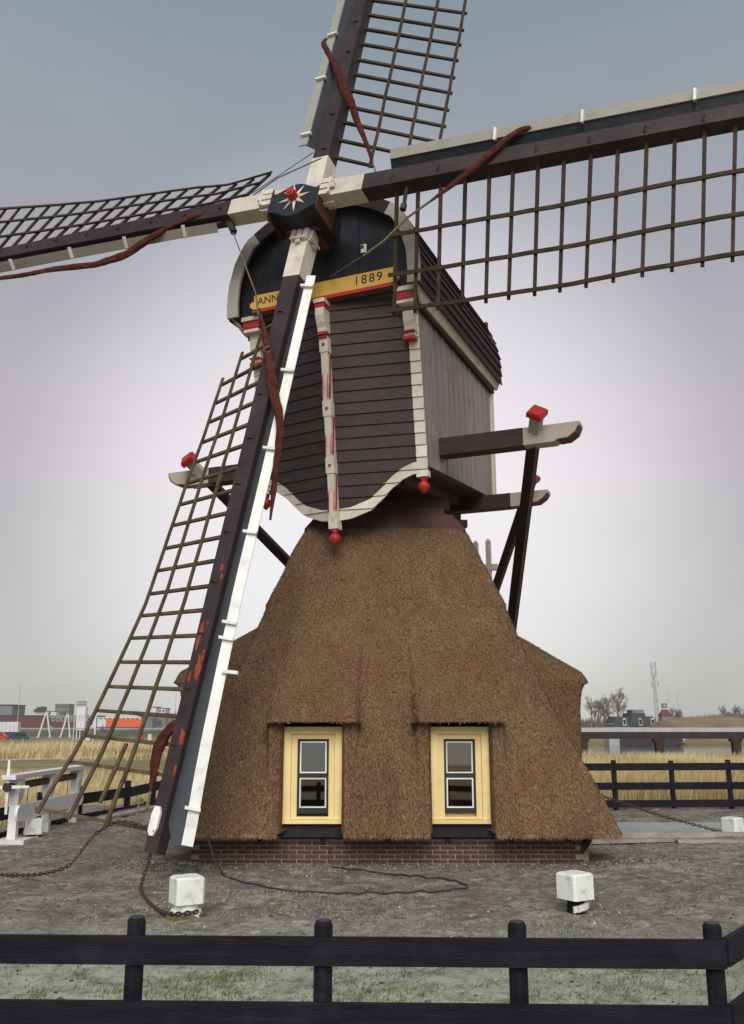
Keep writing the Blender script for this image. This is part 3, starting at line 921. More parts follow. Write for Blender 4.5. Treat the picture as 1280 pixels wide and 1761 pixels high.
lettering('1889', .22, 'lettering', dated, M_letter, mtx_on(B(.86, wy + .073, zy0 + .14), BR, BZ, MC), 1.25)

# corbels under the board ends and brackets
def corbel(u, w0, full=True):
    k = MB(); k.box(B(u, w0 + .03, 8.87), (.36, .42, .075), BAX); k.box(B(u, w0 + .02, 8.665), (.30, .34, .055), BAX)
    c = part('corbel', k, M_white, mill, MC)
    k = MB(); k.box(B(u, w0 + .02, 8.762), (.33, .37, .115), BAX); part('red_moulding', k, M_red, c, MC)
    k = MB()
    prof = [(.0, 8.635), (.17, 8.635), (.165, 8.50), (.14, 8.38), (.10, 8.30), (.085, 8.22), (.105, 8.18), (.105, 8.12), (.0, 8.12)]
    k.prism([B(u - .095, w0 - .10 + a, z) for a, z in prof], BR * .19)
    part('bracket', k, M_white, c, MC)
    k = MB(); k.box(B(u, w0 - .03, 8.20), (.196, .185, .022), BAX); part('red_moulding', k, M_red, c, MC)
    k = MB(); k.box(B(u, w0 - .04, 8.09), (.196, .17, .055), BAX); part('red_moulding', k, M_red, c, MC)
corbel(HB_ - .12, 2.36); corbel(-HB_ + .12, 2.36)
k = MB(); k.box(B(0, 2.66, 8.84), (.20, .30, .07), BAX)
prof = [(2.50, 8.72), (2.78, 8.72), (2.775, 8.60), (2.73, 8.48), (2.68, 8.40), (2.665, 8.34), (2.48, 8.34)]
k.prism([B(-.08, a, z) for a, z in prof], BR * .16)
c = part('corbel', k, M_white, mill, MC)
for q in ((2.65, 8.762, .18, .27, .075), (2.58, 8.30, .166, .20, .035), (2.57, 8.245, .15, .17, .03)):
    k = MB(); k.box(B(0, q[0], q[1]), q[2:], BAX); part('red_moulding', k, M_red, c, MC)

# --- cap roof: curved, clad with lapped boards
PROF = [(1.75, 8.84), (1.76, 9.10), (1.735, 9.45), (1.63, 9.85), (1.43, 10.22), (1.02, 10.48), (.5, 10.70), (0, 10.78)]
W_F, W_R = 2.80, -2.16
def dens(P, n):
    P = np.array(P); d = np.r_[0, np.cumsum(np.linalg.norm(np.diff(P, axis=0), axis=1))]
    s = np.linspace(0, d[-1], n); return np.stack([np.interp(s, d, P[:, 0]), np.interp(s, d, P[:, 1])], -1)
mb = MB()
half = dens(PROF, 20)
ring = [(u - .05, z) for u, z in half] + [(-u + .05, z) for u, z in half[::-1][1:]]
mb.loft([[B(u, W_F - .06, z - .04) for u, z in ring], [B(u, W_R, z - .04) for u, z in ring]], False, False, closed=False)
roof = part('cap_roof', mb, M_roof, mill, MC, recalc=False)
pts_ = dens(PROF, 17)
for s in (-1, 1):
    for k in range(16):
        (u0, z0), (u1, z1) = pts_[k], pts_[k + 1]
        tx, tz = u1 - u0, z1 - z0; L = math.hypot(tx, tz); nx, nz_ = tz / L, -tx / L
        e = .03
        a0 = (u0 + nx * .035 - tx / L * e, z0 + nz_ * .035 - tz / L * e); a1 = (u1 + nx * .006, z1 + nz_ * .006)
        b0 = (u0 + nx * .012 - tx / L * e, z0 + nz_ * .012 - tz / L * e); b1 = (u1 - nx * .012, z1 - nz_ * .012)
        wr = W_R - random.uniform(0, .02)
        mb = MB(); mb.hexa([B(s * b0[0], wr, b0[1]), B(s * a0[0], wr, a0[1]), B(s * a0[0], W_F - .05, a0[1]), B(s * b0[0], W_F - .05, b0[1]),
                            B(s * b1[0], wr, b1[1]), B(s * a1[0], wr, a1[1]), B(s * a1[0], W_F - .05, a1[1]), B(s * b1[0], W_F - .05, b1[1])])
        part('roof_board', mb, M_roof, roof, MC)
# white verge boards following the curve, in three lengths each side
for s in (-1, 1):
    vp = dens(PROF, 25)
    for a, b_ in ((0, 6), (6, 13), (13, 24)):
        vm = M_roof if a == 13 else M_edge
        mb = MB(); rings = []
        for k in range(a, b_ + 1):
            u, z = vp[k]; tx, tz = (vp[min(k + 1, 24)] - vp[max(k - 1, 0)]); L = math.hypot(tx, tz); nx, nz_ = tz / L, -tx / L
            o = (u + nx * .045, z + nz_ * .045); i_ = (u - nx * .17, z - nz_ * .17)
            rings.append([B(s * o[0], W_F, o[1]), B(s * i_[0], W_F, i_[1]), B(s * i_[0], W_F - .05, i_[1]), B(s * o[0], W_F - .05, o[1])])
        mb.loft(rings); part('verge_board', mb, vm, roof, MC)
# gable of wide dark boards, hatch
gp = dens([(u - .06, z - .05) for u, z in PROF], 40)
def gable_top(u): return float(np.interp(-abs(u), -gp[:, 0], gp[:, 1]))
us_ = [-1.66, -1.1, -.52, .05, .62, 1.15, 1.66]
mb = MB(); mb.hexa([B(-1.2, 2.48, 8.9), B(1.2, 2.48, 8.9), B(1.2, 2.50, 8.9), B(-1.2, 2.50, 8.9), B(-1.1, 2.48, 10.2), B(1.1, 2.48, 10.2), B(1.1, 2.50, 10.2), B(-1.1, 2.50, 10.2)])
gable = part('gable', mb, M_dkplank, mill, MC)
for k in range(6):
    ua, ub = us_[k] + .004, us_[k + 1] - .004
    q = np.linspace(ua, ub, 8)
    poly = [B(ua, 2.53 + .006 * (k % 2), 8.86), B(ub, 2.53 + .006 * (k % 2), 8.86)] + [B(u, 2.53 + .006 * (k % 2), max(8.9, gable_top(u))) for u in q[::-1]]
    mb = MB(); mb.prism(poly, BF * .03); part('gable_board', mb, M_navy, gable, MC)
mb = MB(); mb.box(B(.72, 2.575, 9.75), (.10, .012, .15), BAX); hp = part('peep_hole', mb, M_bwhite, gable, MC)
mb = MB(); mb.box(B(.70, 2.583, 9.78), (.05, .01, .06), BAX); part('hole', mb, M_iron, hp, MC)
# eaves fascia: white board with dark strip below, right and left
for s in (-1, 1):
    mb = MB(); mb.hexa([B(s * 1.64, W_R + .02, 8.70), B(s * 1.68, W_R + .02, 8.70), B(s * 1.68, 2.40, 8.66), B(s * 1.64, 2.40, 8.66), B(s * 1.70, W_R + .02, 8.85), B(s * 1.74, W_R + .02, 8.85), B(s * 1.74, 2.74, 8.84), B(s * 1.70, 2.74, 8.84)])
    part('eaves_board', mb, M_white, roof, MC)
    mb = MB(); mb.box(B(s * 1.61, .15, 8.66), (.07, 4.35, .13), BAX); part('eaves_strip', mb, M_dkplank, roof, MC)

# --- cross beams with painted ends, braces down to the tail
def brace_dir(P, T): return unit(T - P)
TAIL = B(0, -6.6, 1.0)
def spruit(w, z, hu, hwhite, sec, left=True):
    hl = hwhite if left else 1.2
    mb = MB(); mb.hexa([B(-hl, w - sec / 2, z - sec / 2), B(hwhite, w - sec / 2, z - sec / 2), B(hwhite, w + sec / 2, z - sec / 2), B(-hl, w + sec / 2, z - sec / 2),
                        B(-hl, w - sec / 2, z + sec / 2), B(hwhite, w - sec / 2, z + sec / 2), B(hwhite, w + sec / 2, z + sec / 2), B(-hl, w + sec / 2, z + sec / 2)])
    bm_ = part('cross_beam', mb, M_dark, mill, MC)
    for s in ((-1, 1) if left else (1,)):
        h = sec / 2 - .004; L = hu - hwhite
        prof = [(0, -h), (L - .42, -h), (L - .36, -h + .04), (L - .20, -h + .05), (L - .08, -h + .13), (L - .03, h - .07), (L, h - .06), (L, h), (0, h)]
        mb = MB(); mb.prism([B(s * (hwhite + a), w - h, z + q) for a, q in prof], BF * 2 * h)
        e = part('beam_end', mb, M_worn, bm_, MC, label='beam end painted white')
        red = [(L - .362, -h + .035), (L - .20, -h + .045), (L - .075, -h + .125), (L - .025, h - .072), (L - .012, h - .072), (L - .06, -h + .115), (L - .19, -h + .03), (L - .362, -h + .02)]
        mb = MB(); mb.prism([B(s * (hwhite + a), w - h - .004, z + q) for a, q in red], BF * (2 * h + .008)); part('red_edge', mb, M_dkred, bm_, MC)
    return bm_
spruit(1.2, 6.50, 3.94, 3.02, .30)
spruit(-1.40, 6.12, 2.82, 2.10, .27, False)
def brace(P, T, wd, capw):
    d = brace_dir(P, T); up = P - d * .50
    mb = MB(); mb.bar(P + d * .10, T, wd, wd * .9, BF)
    o = part('tail_brace', mb, M_dark, mill, MC)
    mb = MB(); mb.bar(up + d * .06, P + d * .10, wd + .004, wd * .9 + .004, BF); part('brace_head', mb, M_worn, o, MC, label='brace head painted white above the beam')
    mb = MB(); x = unit(np.cross(d, BF)); y = np.cross(x, d)
    mb.box(up + d * .0, (capw, capw, .085), (x, y, -d)); mb.box(up - d * .05, (capw * .86, capw * .86, .03), (x, y, -d))
    part('brace_cap', mb, M_red, o, MC)
for s in (-1, 1):
    brace(B(s * 3.17, 1.2, 6.50), TAIL + BR * s * .12, .17, .26)
brace(B(2.36, -1.40, 6.12), TAIL - BR * 1.35, .15, .22)
mb = MB(); mb.bar(B(0, -1.9, 6.15), TAIL, .34, .34); part('tail_pole', mb, M_dark, mill, MC)
# stair behind the buck with white rail posts
mb = MB()
for u in (-.45, .55):
    mb.bar(B(u, -2.3, 5.9), B(u, -6.0, .7), .07, .24)
for k in range(14):
    f = k / 13; mb.box(B(.05, -2.4 - 3.5 * f, 5.75 - 4.9 * f), (.94, .22, .04), BAX)
stair = part('stair', mb, M_dark, mill, MC)
for u, w0, zb, zt_ in ((1.0, -3.5, 4.3, 5.80), (.72, -3.5, 4.3, 5.78), (.94, -5.0, 2.2, 3.8), (.56, -5.0, 2.2, 3.8)):
    mb = MB(); mb.box(B(u, w0, (zb + zt_) / 2), (.10, .10, zt_ - zb), BAX); mb.lathe(B(u, w0, zt_), [(.05, 0), (.04, .03), (.012, .06)], 8)
    part('rail_post', mb, M_white, stair, MC)
for w0, z in ((-3.5, 5.22), (-5.0, 3.2)):
    mb = MB(); mb.box(B(.78, w0, z), (.82, .12, .13), BAX); part('rail_bar', mb, M_white, stair, MC)

# --- sails
SY = math.radians(24.75); STL = math.radians(12.12); SR = math.radians(5.25)
SF = V(-math.sin(SY), -math.cos(SY), 0); SX = V(math.cos(SY), -math.sin(SY), 0)
SU = BZ * math.cos(STL) - SF * math.sin(STL)
SN = SF * math.cos(STL) + BZ * math.sin(STL)
ARM_A = -SU * math.cos(SR) - SX * math.sin(SR)
ARM_B = SX * math.cos(SR) - SU * math.sin(SR)
HUB = V(-0.96, 13.72, 10.53)
HA = HUB + ARM_A * .30
HBk = HA + SN * .36
# windshaft and poll end
mb = MB(); mb.tube([HA - SN * 1.75 - SU * .05, HA + SN * .1 - SU * .05], .27, 14); part('windshaft', mb, M_iron, mill, MC)
PX, PY = ARM_B, np.cross(SN, ARM_B)               # PY points up in the sail plane
PC = HA + SN * .18 - PY * .16
mb = MB()
def pollring(n, k=1.0):
    a, b = .455, .25
    q = []
    for t in np.linspace(-1, 1, 13): q.append((a * t, b + .075 * math.cos(t * PI) * (1) + (.045 if abs(t) > .97 else 0)))
    top = q
    bot = [(a * t, -b - .075 * math.cos(t * PI) + 0) for t in np.linspace(1, -1, 13)]
    return [PC + PX * x * k + PY * y * k + SN * n for x, y in top + bot]
mb.loft([pollring(-.55, .84), pollring(-.28, .92), pollring(.38, 1.0)], True, True)
poll = part('poll_end', mb, M_navy, mill, MC)
for s in (-1, 1):
    mb = MB(); mb.box(PC + PX * s * .462 + SN * .10 + PY * .02, (.018, .56, .56), (PX, PY, SN)); part('red_side', mb, M_dkred, poll, MC)
mb = MB()
mb.box(PC - PY * .31 - SN * .36, (.52, .06, .30), (PX, PY, SN)); mb.box(PC - PY * .275 - SN * .05, (.62, .03, .10), (PX, PY, SN))
part('red_collar', mb, M_dkred, poll, MC)
FC = PC + SN * .385 + PY * .04
for k in range(8):
    th = PI / 8 * 0 + k * PI / 4 + .2
    d = PX * math.cos(th) + PY * math.sin(th); e = np.cross(SN, d)
    L = .27 if k % 2 else .30
    tip = FC + d * L; mid = FC + d * L * .34
    mb = MB(); mb.add([FC + SN * .02, mid + e * .034 + SN * .004, tip + SN * .004, mid - e * .034 + SN * .004, mid + SN * .018],
                      [(0, 4, 1), (4, 2, 1), (0, 3, 4), (4, 3, 2)])
    part('star_ray', mb, M_white, poll, MC, recalc=False)
mb = MB(); mb.lathe(FC, [(.085, .0), (.085, .13), (.075, .15)], 8, (PX, PY, SN)); mb.lathe(FC + SN * .15, [(.03, 0), (.03, .012)], 8, (PX, PY, SN))
part('centre_pin', mb, M_red, poll, MC)

def ilin(tab): 
    X = [a for a, _ in tab]; Y = [b for _, b in tab]
    return lambda s: float(np.interp(s, X, Y))
SAILS = {
 'bottom': dict(O=HA, d=ARM_A, M=ARM_B, tw=ilin([(.7, 28), (2.7, 24), (4.7, 20), (6.7, 18), (7.7, 13.5), (8.7, 8), (9.2, 4), (9.9, -5)]), L=ilin([(3.8, 1.62), (6.5, 1.80), (8, 1.9), (9.9, 2.0)]),
    bars=[2.03, 2.40], part_=[.74, 1.22], s0=2.77, root=1.35, wb=(1.48, 10.0)),
 'top': dict(O=HA, d=-ARM_A, M=-ARM_B, tw=ilin([(1.3, 31), (2.9, 29.3), (4.9, 26.3), (7, 19), (10, 4)]), L=ilin([(1, 1.95), (10, 1.95)]),
    bars=[1.30, 1.69], part_=[.84, 1.46], s0=2.09, root=1.12, wb=(1.42, 10.0)),
 'right': dict(O=HBk, d=ARM_B, M=-ARM_A, tw=ilin([(1.75, 20), (4.5, 15.0), (5.65, 10), (6.75, 7.5), (10, 1)]), L=ilin([(1, 2.12), (10, 2.12)]),
    bars=[], part_=[], s0=1.72, root=1.20, wb=(1.62, 10.0)),
 'left': dict(O=HBk, d=-ARM_B, M=ARM_A, tw=ilin([(1.5, 26.5), (2.4, 28.5), (3.2, 26), (5.4, 22), (6.6, 18), (10, 4)]), L=ilin([(1, 1.85), (10, 1.8)]),
    bars=[], part_=[], s0=1.52, root=1.33, wb=(1.50, 10.0)),
}
SL = 10.16
def make_sail(key, q):
    O, d, M, tw, Lf = q['O'], q['d'], q['M'], q['tw'], q['L']
    def P(s, m, n): return O + d * s + M * m + SN * n
    hw = lambda s: .158 - .060 * (s / SL)
    rt = q['root']
    def ring(s, k=1): h = hw(s) * k; return [P(s, -h, -h), P(s, h, -h), P(s, h, h), P(s, -h, h)]
    mb = MB(); mb.loft([ring(rt), ring(4), ring(7), ring(SL)])
    sail = part('sail', mb, M_stock, mill, MC, label={'bottom': 'sail pointing down, worn paint and a white tip board', 'top': 'sail pointing up', 'right': 'sail reaching right with its lattice hanging down', 'left': 'sail reaching left'}[key])
    mb = MB(); mb.loft([ring(.22, 1.02), ring(rt + .002, 1.02)])
    part('painted_root', mb, M_white, sail, MC, label='root of the stock painted white')
    # wedges where the stock passes the poll end
    mb = MB(); s0 = {'left': .50, 'right': .50, 'bottom': .50, 'top': .20}[key]
    for i, (mm, nn, sx) in enumerate(((-.115, .185, .19), (0, .19, .26), (.115, .185, .21), (.185, -.02, .24), (.19, .09, .20), (-.185, 0, .22))):
        mb.box(P(s0 + sx * .5 - .04, mm, nn), (sx, .085 if abs(nn) > .15 else .05, .05 if abs(nn) > .15 else .09), (d, M, SN))
    mb.box(P(s0 + .14, 0, .222), (.035, .30, .02), (d, M, SN)); mb.box(P(s0 + .14, .222, .02), (.035, .02, .30), (d, M, SN))
    part('wedge', mb, M_white, sail, MC)
    # bars
    def T(s): t = math.radians(tw(s)); return -M * math.cos(t) - SN * math.sin(t)
    def Nn(s): t = math.radians(tw(s)); return SN * math.cos(t) - M * math.sin(t)
    lst = list(zip(q['bars'], q['part_'])); s = q['s0']; step = .378
    while s < 9.95: lst.append((s, None)); s += step
    if key == 'bottom': lst[-1] = (9.90, None)
    for i, (s, pl) in enumerate(lst):
        L = pl or Lf(s)
        s_ = s + random.uniform(-.012, .012)
        a = O + d * s_ + T(s) * (.06); e = O + d * (s_ + random.uniform(-.012, .012)) + T(s) * L
        mb = MB(); mb.bar(a, e, .050, .052, Nn(s), .044, .042)
        # thick squared root of the bar where it leaves the stock
        mb.bar(O + d * s_ + T(s) * (hw(s) - .02), O + d * s_ + T(s) * (hw(s) + .10), .055, .060, Nn(s), .044, .05)
        part('sail_bar', mb, M_lath if key == 'bottom' else M_lathbacklit, sail, MC)
        if i % 2 == 0:
            mb = MB(); mb.bar(P(s, -.02, hw(s) - .01), P(s + .01, .01, hw(s) + .035), .022, .022); mb.bar(P(s, .01, hw(s) + .03), P(s, -.075, hw(s) + .02), .02, .02)
            part('bolt', mb, M_iron, sail, MC)
    smin = lst[0][0]
    for f, k0 in ((.40, 0), (.70, 1 if q['bars'] else 0), (.965, 2 if q['bars'] else 0)):
        a = (lst[k0][0] if q['bars'] else lst[0][0]) - .09
        ss = np.linspace(a, lst[-1][0] + .05, 26)
        rings = []
        for s in ss:
            c = O + d * s + T(s) * Lf(s) * f + Nn(s) * .042 + T(s) * random.uniform(-.006, .006)
            rings.append([c - T(s) * .029 - Nn(s) * .015, c + T(s) * .029 - Nn(s) * .015, c + T(s) * .029 + Nn(s) * .015, c - T(s) * .029 + Nn(s) * .015])
        mb = MB(); mb.loft(rings); part('sail_lath', mb, M_lath if key == 'bottom' else M_lathbacklit, sail, MC)
    if key == 'bottom':
        mb = MB(); mb.bar(O + d * 8.86 + T(8.8) * .98 + Nn(8.8) * .040, O + d * 9.68 + T(9.6) * 1.03 + Nn(9.6) * .040, .056, .028, Nn(9.2)); part('sail_lath', mb, M_lath, sail, MC)
    # leading boards: grey wind board and its white edge
    a, b = q['wb']; ss = np.linspace(a, b, 40)
    g, wring, e1s = [], [], []
    gw = .36 if key == 'bottom' else .285
    for s in ss:
        t = math.radians(tw(s)); ph = t + math.radians(15); p2 = t - math.radians({'bottom': 40, 'right': 6, 'top': 30, 'left': 72}[key])
        m0 = hw(s) - .015; n0 = -.02
        cut = .17 * max(0, 1 - math.sqrt(max(0, 1 - max(0, (s - 9.66) / .26) ** 2))) if key == 'bottom' else 0
        c1, s1 = math.cos(ph), math.sin(ph)
        A_ = (m0 + cut * c1, n0 + cut * s1); E1 = (m0 + gw * c1, n0 + gw * s1); nx, ny = -s1, c1
        th = .022
        g.append([P(s, A_[0], A_[1]), P(s, E1[0], E1[1]), P(s, E1[0] + nx * th, E1[1] + ny * th), P(s, A_[0] + nx * th, A_[1] + ny * th)])
        c2, s2 = math.cos(p2), math.sin(p2); n2 = (-s2, c2); wd = .145 if key == 'bottom' else .165
        q0 = (E1[0] - c1 * .02 + nx * .026, E1[1] - s1 * .02 + ny * .026)
        q1 = (q0[0] + c2 * wd, q0[1] + s2 * wd)
        wring.append([P(s, *q0), P(s, *q1), P(s, q1[0] + n2[0] * .024, q1[1] + n2[1] * .024), P(s, q0[0] + n2[0] * .024, q0[1] + n2[1] * .024)])
        e1s.append((s, q0, c2, s2, n2))
    mb = MB(); mb.loft(g); wbp = part('wind_board', mb, M_grey if key in ('bottom', 'left') else M_navy, sail, MC)  # top and right boards: down-facing shade put in as a darker colour
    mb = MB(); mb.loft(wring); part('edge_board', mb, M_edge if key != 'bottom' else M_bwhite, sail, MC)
    for k, sp in enumerate({'bottom': (1.75, 3.27, 4.52, 5.9, 7.17, 7.45, 9.62), 'right': (3.35, 4.6, 6.1, 7.4), 'top': (1.6, 3.0, 4.15, 5.4), 'left': (2.2, 3.4, 4.8, 6.2)}[key]):
        j = int(np.argmin(np.abs(ss - sp))); s, q0, c2, s2, n2 = e1s[j]
        mb = MB(); mb.box(P(s, q0[0] + c2 * .05 + n2[0] * .05, q0[1] + s2 * .05 + n2[1] * .05), (.04, .20, .05), (d, M * c2 + SN * s2, M * n2[0] + SN * n2[1]))
        part('peg', mb, M_bwhite, sail, MC)
    if key == 'bottom':
        s, q0, c2, s2, n2 = e1s[int(np.argmin(np.abs(ss - 7.72)))]
        mb = MB(); mb.bar(P(s, q0[0] + .10, q0[1]), P(s, q0[0] + .33, q0[1] - .03), .045, .045, SN); part('peg', mb, M_bwhite, sail, MC)
        # white tip board on the stock
        h = hw(9.8) + .002
        mb = MB(); oc = [(9.60, -.065), (9.60, .012), (9.68, .045), (9.86, .045), (9.96, .01), (9.96, -.045), (9.90, -.085), (9.70, -.085)]
        mb.prism([P(s, m - .01, h) for s, m in oc], SN * .035); part('tip_board', mb, M_bwhite, sail, MC)
        r_ = random.Random(3)
        for (s, m, ls, lm) in ((7.78, .055, .25, .05), (7.62, .075, .12, .03), (7.28, -.045, .15, .035), (7.45, -.06, .10, .025), (8.72, .055, .14, .045), (6.34, .04, .07, .04), (6.48, .07, .05, .02), (7.92, -.055, .10, .025), (9.13, .075, .09, .02), (7.15, .03, .03, .02)):
            n = 16; lim = hw(s) - .004
            poly = []
            for i in range(n):
                th = 2 * PI * i / n; rr = r_.uniform(.55, 1.1)
                poly.append(P(s + ls * math.cos(th) * rr, max(-lim, min(lim, m + lm * math.sin(th) * rr)), hw(s + ls * math.cos(th) * rr) + .0015))
            mb = MB(); mb.prism(poly, SN * .0015); part('bare_patch', mb, M_redlead, sail, MC, label='patch where the paint has peeled to red primer')
    # rolled sailcloth and its ropes
    def cloth(path, rad, flat=.62):
        pp = [P(*p) for p in path]
        # resample smoothly
        pp = np.array(pp); dd = np.r_[0, np.cumsum(np.linalg.norm(np.diff(pp, axis=0), axis=1))]
        n = max(8, int(dd[-1] / .05)); q_ = np.linspace(0, dd[-1], n)
        X = np.stack([np.interp(q_, dd, pp[:, i]) for i in range(3)], -1)
        for _ in range(3): X[1:-1] = (X[:-2] + 2 * X[1:-1] + X[2:]) / 4
        R_ = np.interp(q_ / dd[-1], np.linspace(0, 1, len(rad)), rad) * .82 * (.90 + .22 * vnoise(q_ * 9, 1.7, 3.3))
        rings = []; ref = SN
        for i in range(n):
            t = unit(X[min(i + 1, n - 1)] - X[max(i - 1, 0)]); x = unit(np.cross(t, ref)); y = np.cross(x, t)
            nn = 22; rr = []
            for k in range(nn):
                th = 2 * PI * k / nn
                r = R_[i] * (1 + .10 * math.sin(2 * th + q_[i] * 4) + .16 * abs(math.sin(2.5 * th + q_[i] * 5)) ** .5 + .10 * math.sin(7 * th + q_[i] * 7 + math.sin(q_[i] * 11)))
                rr.append(X[i] + x * r * math.cos(th) + y * r * math.sin(th) * flat)
            rings.append(rr)
        mb = MB(); mb.loft(rings); part('sailcloth', mb, M_cloth, sail, MC, smooth=True)
    def wrope(pts, r=.011):
        mb = MB(); mb.tube(pts, r, 6); part('rope', mb, M_rope, sail, MC)
    def rope(path, r=.014):
        mb = MB(); mb.tube([P(*p) for p in path], r, 6); part('rope', mb, M_rope, sail, MC)
    if key == 'top':
        cloth([(4.1, .50, -.05), (4.18, .56, .1), (3.91, .53, .22), (3.29, .16, .2), (2.62, -.17, .2), (2.22, -.38, .16), (1.77, -.57, .1), (1.26, -.82, .0), (.95, -.93, -.05)], [.035, .045, .055, .065, .085, .08, .06, .04, .02])
        rope([(1.0, -.92, -.05), (.28, -1.22, -.1)]); rope([(1.43, .30, 0), (.55, 1.2, .2)], .009)
    if key == 'right':
        cloth([(4.2, .40, -.05), (3.99, .42, .1), (3.77, .38, .2), (3.52, .24, .2), (3.29, -.03, .2), (2.97, -.31, .2), (2.68, -.52, .18), (2.42, -.68, .15)], [.04, .045, .05, .06, .06, .055, .045, .02])
        rope([(2.46, -.66, .16), (2.14, -.95, .2), (1.83, -1.32, .2), (1.53, -1.54, .2)], .02); wrope([P(1.53, -1.54, .2), B(.12, 2.66, 9.30)], .010)
        mb = MB(); mb.tube([P(1.95, -.22, .05), P(2.0, -.62, .12)], .03, 8); mb.tube([P(2.0, -.60, .12), P(2.0, -.70, .12)], .05, 8); part('cleat', mb, M_stock, sail, MC)
    if key == 'left':
        cloth([(8.6, .62, .12), (6.41, .66, .12), (5.79, .68, .12), (5.21, .66, .12), (4.04, .74, .13), (3.32, .68, .18), (2.95, .47, .2), (2.4, .19, .2), (1.96, .03, .16), (1.55, -.10, .08), (1.16, -.20, .0), (.95, -.28, 0)], [.035, .045, .035, .045, .055, .06, .065, .085, .08, .05, .035, .02])
        rope([(1.16, -.2, .02), (.53, -.50, .1), (-.26, -.74, .1)], .013)
        mb = MB(); mb.bar(P(1.42, .12, .0), P(1.22, .42, .02), .10, .10, SN); mb.tube([P(1.24, .38, .02), P(1.20, .46, .03)], .055, 8); part('cleat', mb, M_stock, sail, MC)
        wrope([P(1.21, .46, .03), HA + ARM_A * 1.62 - ARM_B * .60 + SN * .15], .011)
    if key == 'bottom':
        rope([(1.62, -.60, .15), (2.1, -.40, .2)], .014)
        cloth([(1.95, -.44, .18), (2.32, -.25, .2), (2.82, -.02, .24), (3.2, .13, .25), (3.63, .32, .3), (3.99, .52, .33), (4.28, .60, .3), (4.8, .62, .22), (5.22, .63, .15), (5.6, .62, .06)], [.02, .035, .055, .09, .085, .075, .065, .055, .045, .02])
        rope([(2.86, -.10, .28), (2.80, .06, .32)], .02); rope([(2.74, -.12, .22), (2.92, .10, .3), (2.84, -.12, .28)], .014)
        cloth([(8.46, -.02, .02), (8.54, -.13, .07), (8.70, -.27, .05), (8.9, -.33, .05), (9.12, -.30, .05), (9.33, -.28, .05), (9.45, -.27, .05)], [.05, .065, .085, .085, .08, .05, .02])
        rope([(9.44, -.27, .05), (9.66, -.25, .06)], .022); rope([(9.58, -.40, .04), (9.55, -.44, .05), (9.60, -.46, .04), (9.57, -.36, .05)], .045); rope([(9.6, -.39, .05), (9.95, -.36, .1), (10.1, -.30, .05)], .014)
    return P, T
SAILP = {k: make_sail(k, q) for k, q in SAILS.items()}

# ------------------------------------------------------------------ yard things
def path_z(x, y, dz=0.0): return ground_z(x, y) + dz
# front fence
def round_post(mb, x, y, zb, zt, r=.049, n=10):
    mb.lathe((x, y, 0), [(r, zb), (r, zt - .020), (r * .80, zt)], n)
FY = lambda x: 5.13 - .030 * x
fence = thing('board_fence', 'near black board fence on round posts crossing the bottom of the picture', 'fence', (0, 5.13, 0))
FO = V(0, 5.13, 0)
fx_ = [-2.245, -1.245, -.255, .757, 1.765]
for i, x in enumerate(fx_):
    mb = MB(); zt_ = .945 + (.012 if i == 1 else 0); round_post(mb, x, FY(x), -.4, zt_); po = part('post', mb, M_fence, fence, FO)
    mb = MB(); mb.lathe((x, FY(x), 0), [(.038, zt_ + .0005), (.036, zt_ + .004)], 10); part('end_grain', mb, M_endgrain, po, FO)
ex_, ey_ = 2.75, 6.35
mb = MB(); round_post(mb, ex_, ey_, -.4, .95); part('post', mb, M_fence, fence, FO)
def rail(p, q, z0, h=.137, t=.03):
    mb = MB(); p = V(p[0], p[1], 0); q = V(q[0], q[1], 0); d = unit(q - p); n = V(d[1], -d[0], 0)
    mb.box((p + q) / 2 + V(0, 0, z0 + h / 2), (np.linalg.norm(q - p), t, h), (d, n, BZ)); return mb
for z0 in (.742, .432, .12):
    part('rail', rail((-2.35, FY(-2.35) - .066), (1.800, FY(1.8) - .066), z0), M_fence, fence, FO)
    part('rail', rail((1.806, FY(1.8) - .06), (2.80, 6.30), z0 + .006), M_fence, fence, FO)

# fence at the back on the right
BO = V(7, 22, 0)
bf = thing('board_fence', 'black three-rail fence in front of the golden reeds on the right', 'fence', tuple(BO))
pts_f = [(2.88, 21.68), (4.25, 21.79), (5.62, 21.90), (6.99, 22.0), (8.37, 22.12), (9.74, 22.22), (11.1, 22.33)]
for x, y in pts_f:
    mb = MB(); round_post(mb, x, y, -.4, 1.10 + random.uniform(-.01, .015), .062, 10); part('post', mb, M_fence, bf, BO, smooth=True)
for z0 in (.875, .445, .055):
    for a, b_ in ((0, 2), (2, 4), (4, 6)):
        (xa, ya), (xb, yb_) = pts_f[a], pts_f[b_]
        part('rail', rail((xa + .004, ya - .08), (xb - .004, yb_ - .08), z0, .165, .03), M_fence, bf, BO)
# fence running back on the left
LO = V(-6, 21, 0)
lf = thing('board_fence', 'low black two-rail fence behind the white windlass frame on the left', 'fence', tuple(LO))
lp = [(-6.62, 16.6), (-6.42, 18.4), (-6.2, 20.1), (-5.68, 22.0), (-5.55, 24.0), (-5.4, 26.0)]
for x, y in lp:
    mb = MB(); mb.bbox(x - .06, x + .06, y - .06, y + .06, -.9, .64); part('post', mb, M_fence, lf, LO)
for z0 in (.28, -.14):
    for (xa, ya), (xb, yb_) in zip(lp[:-1], lp[1:]):
        part('rail', rail((xa + .085, ya + .004), (xb + .085, yb_ - .004), z0, .22, .035), M_fence, lf, LO)
mb = MB(); mb.bar((-5.55, 19.6, .04), (-5.05, 22.4, .02), .22, .05)
pl = thing('plank', 'pale plank lying below the low black fence on the left', 'plank', (-5.3, 21, 0), None, mb.mesh('plank', (-5.3, 21, 0)), M_plank)

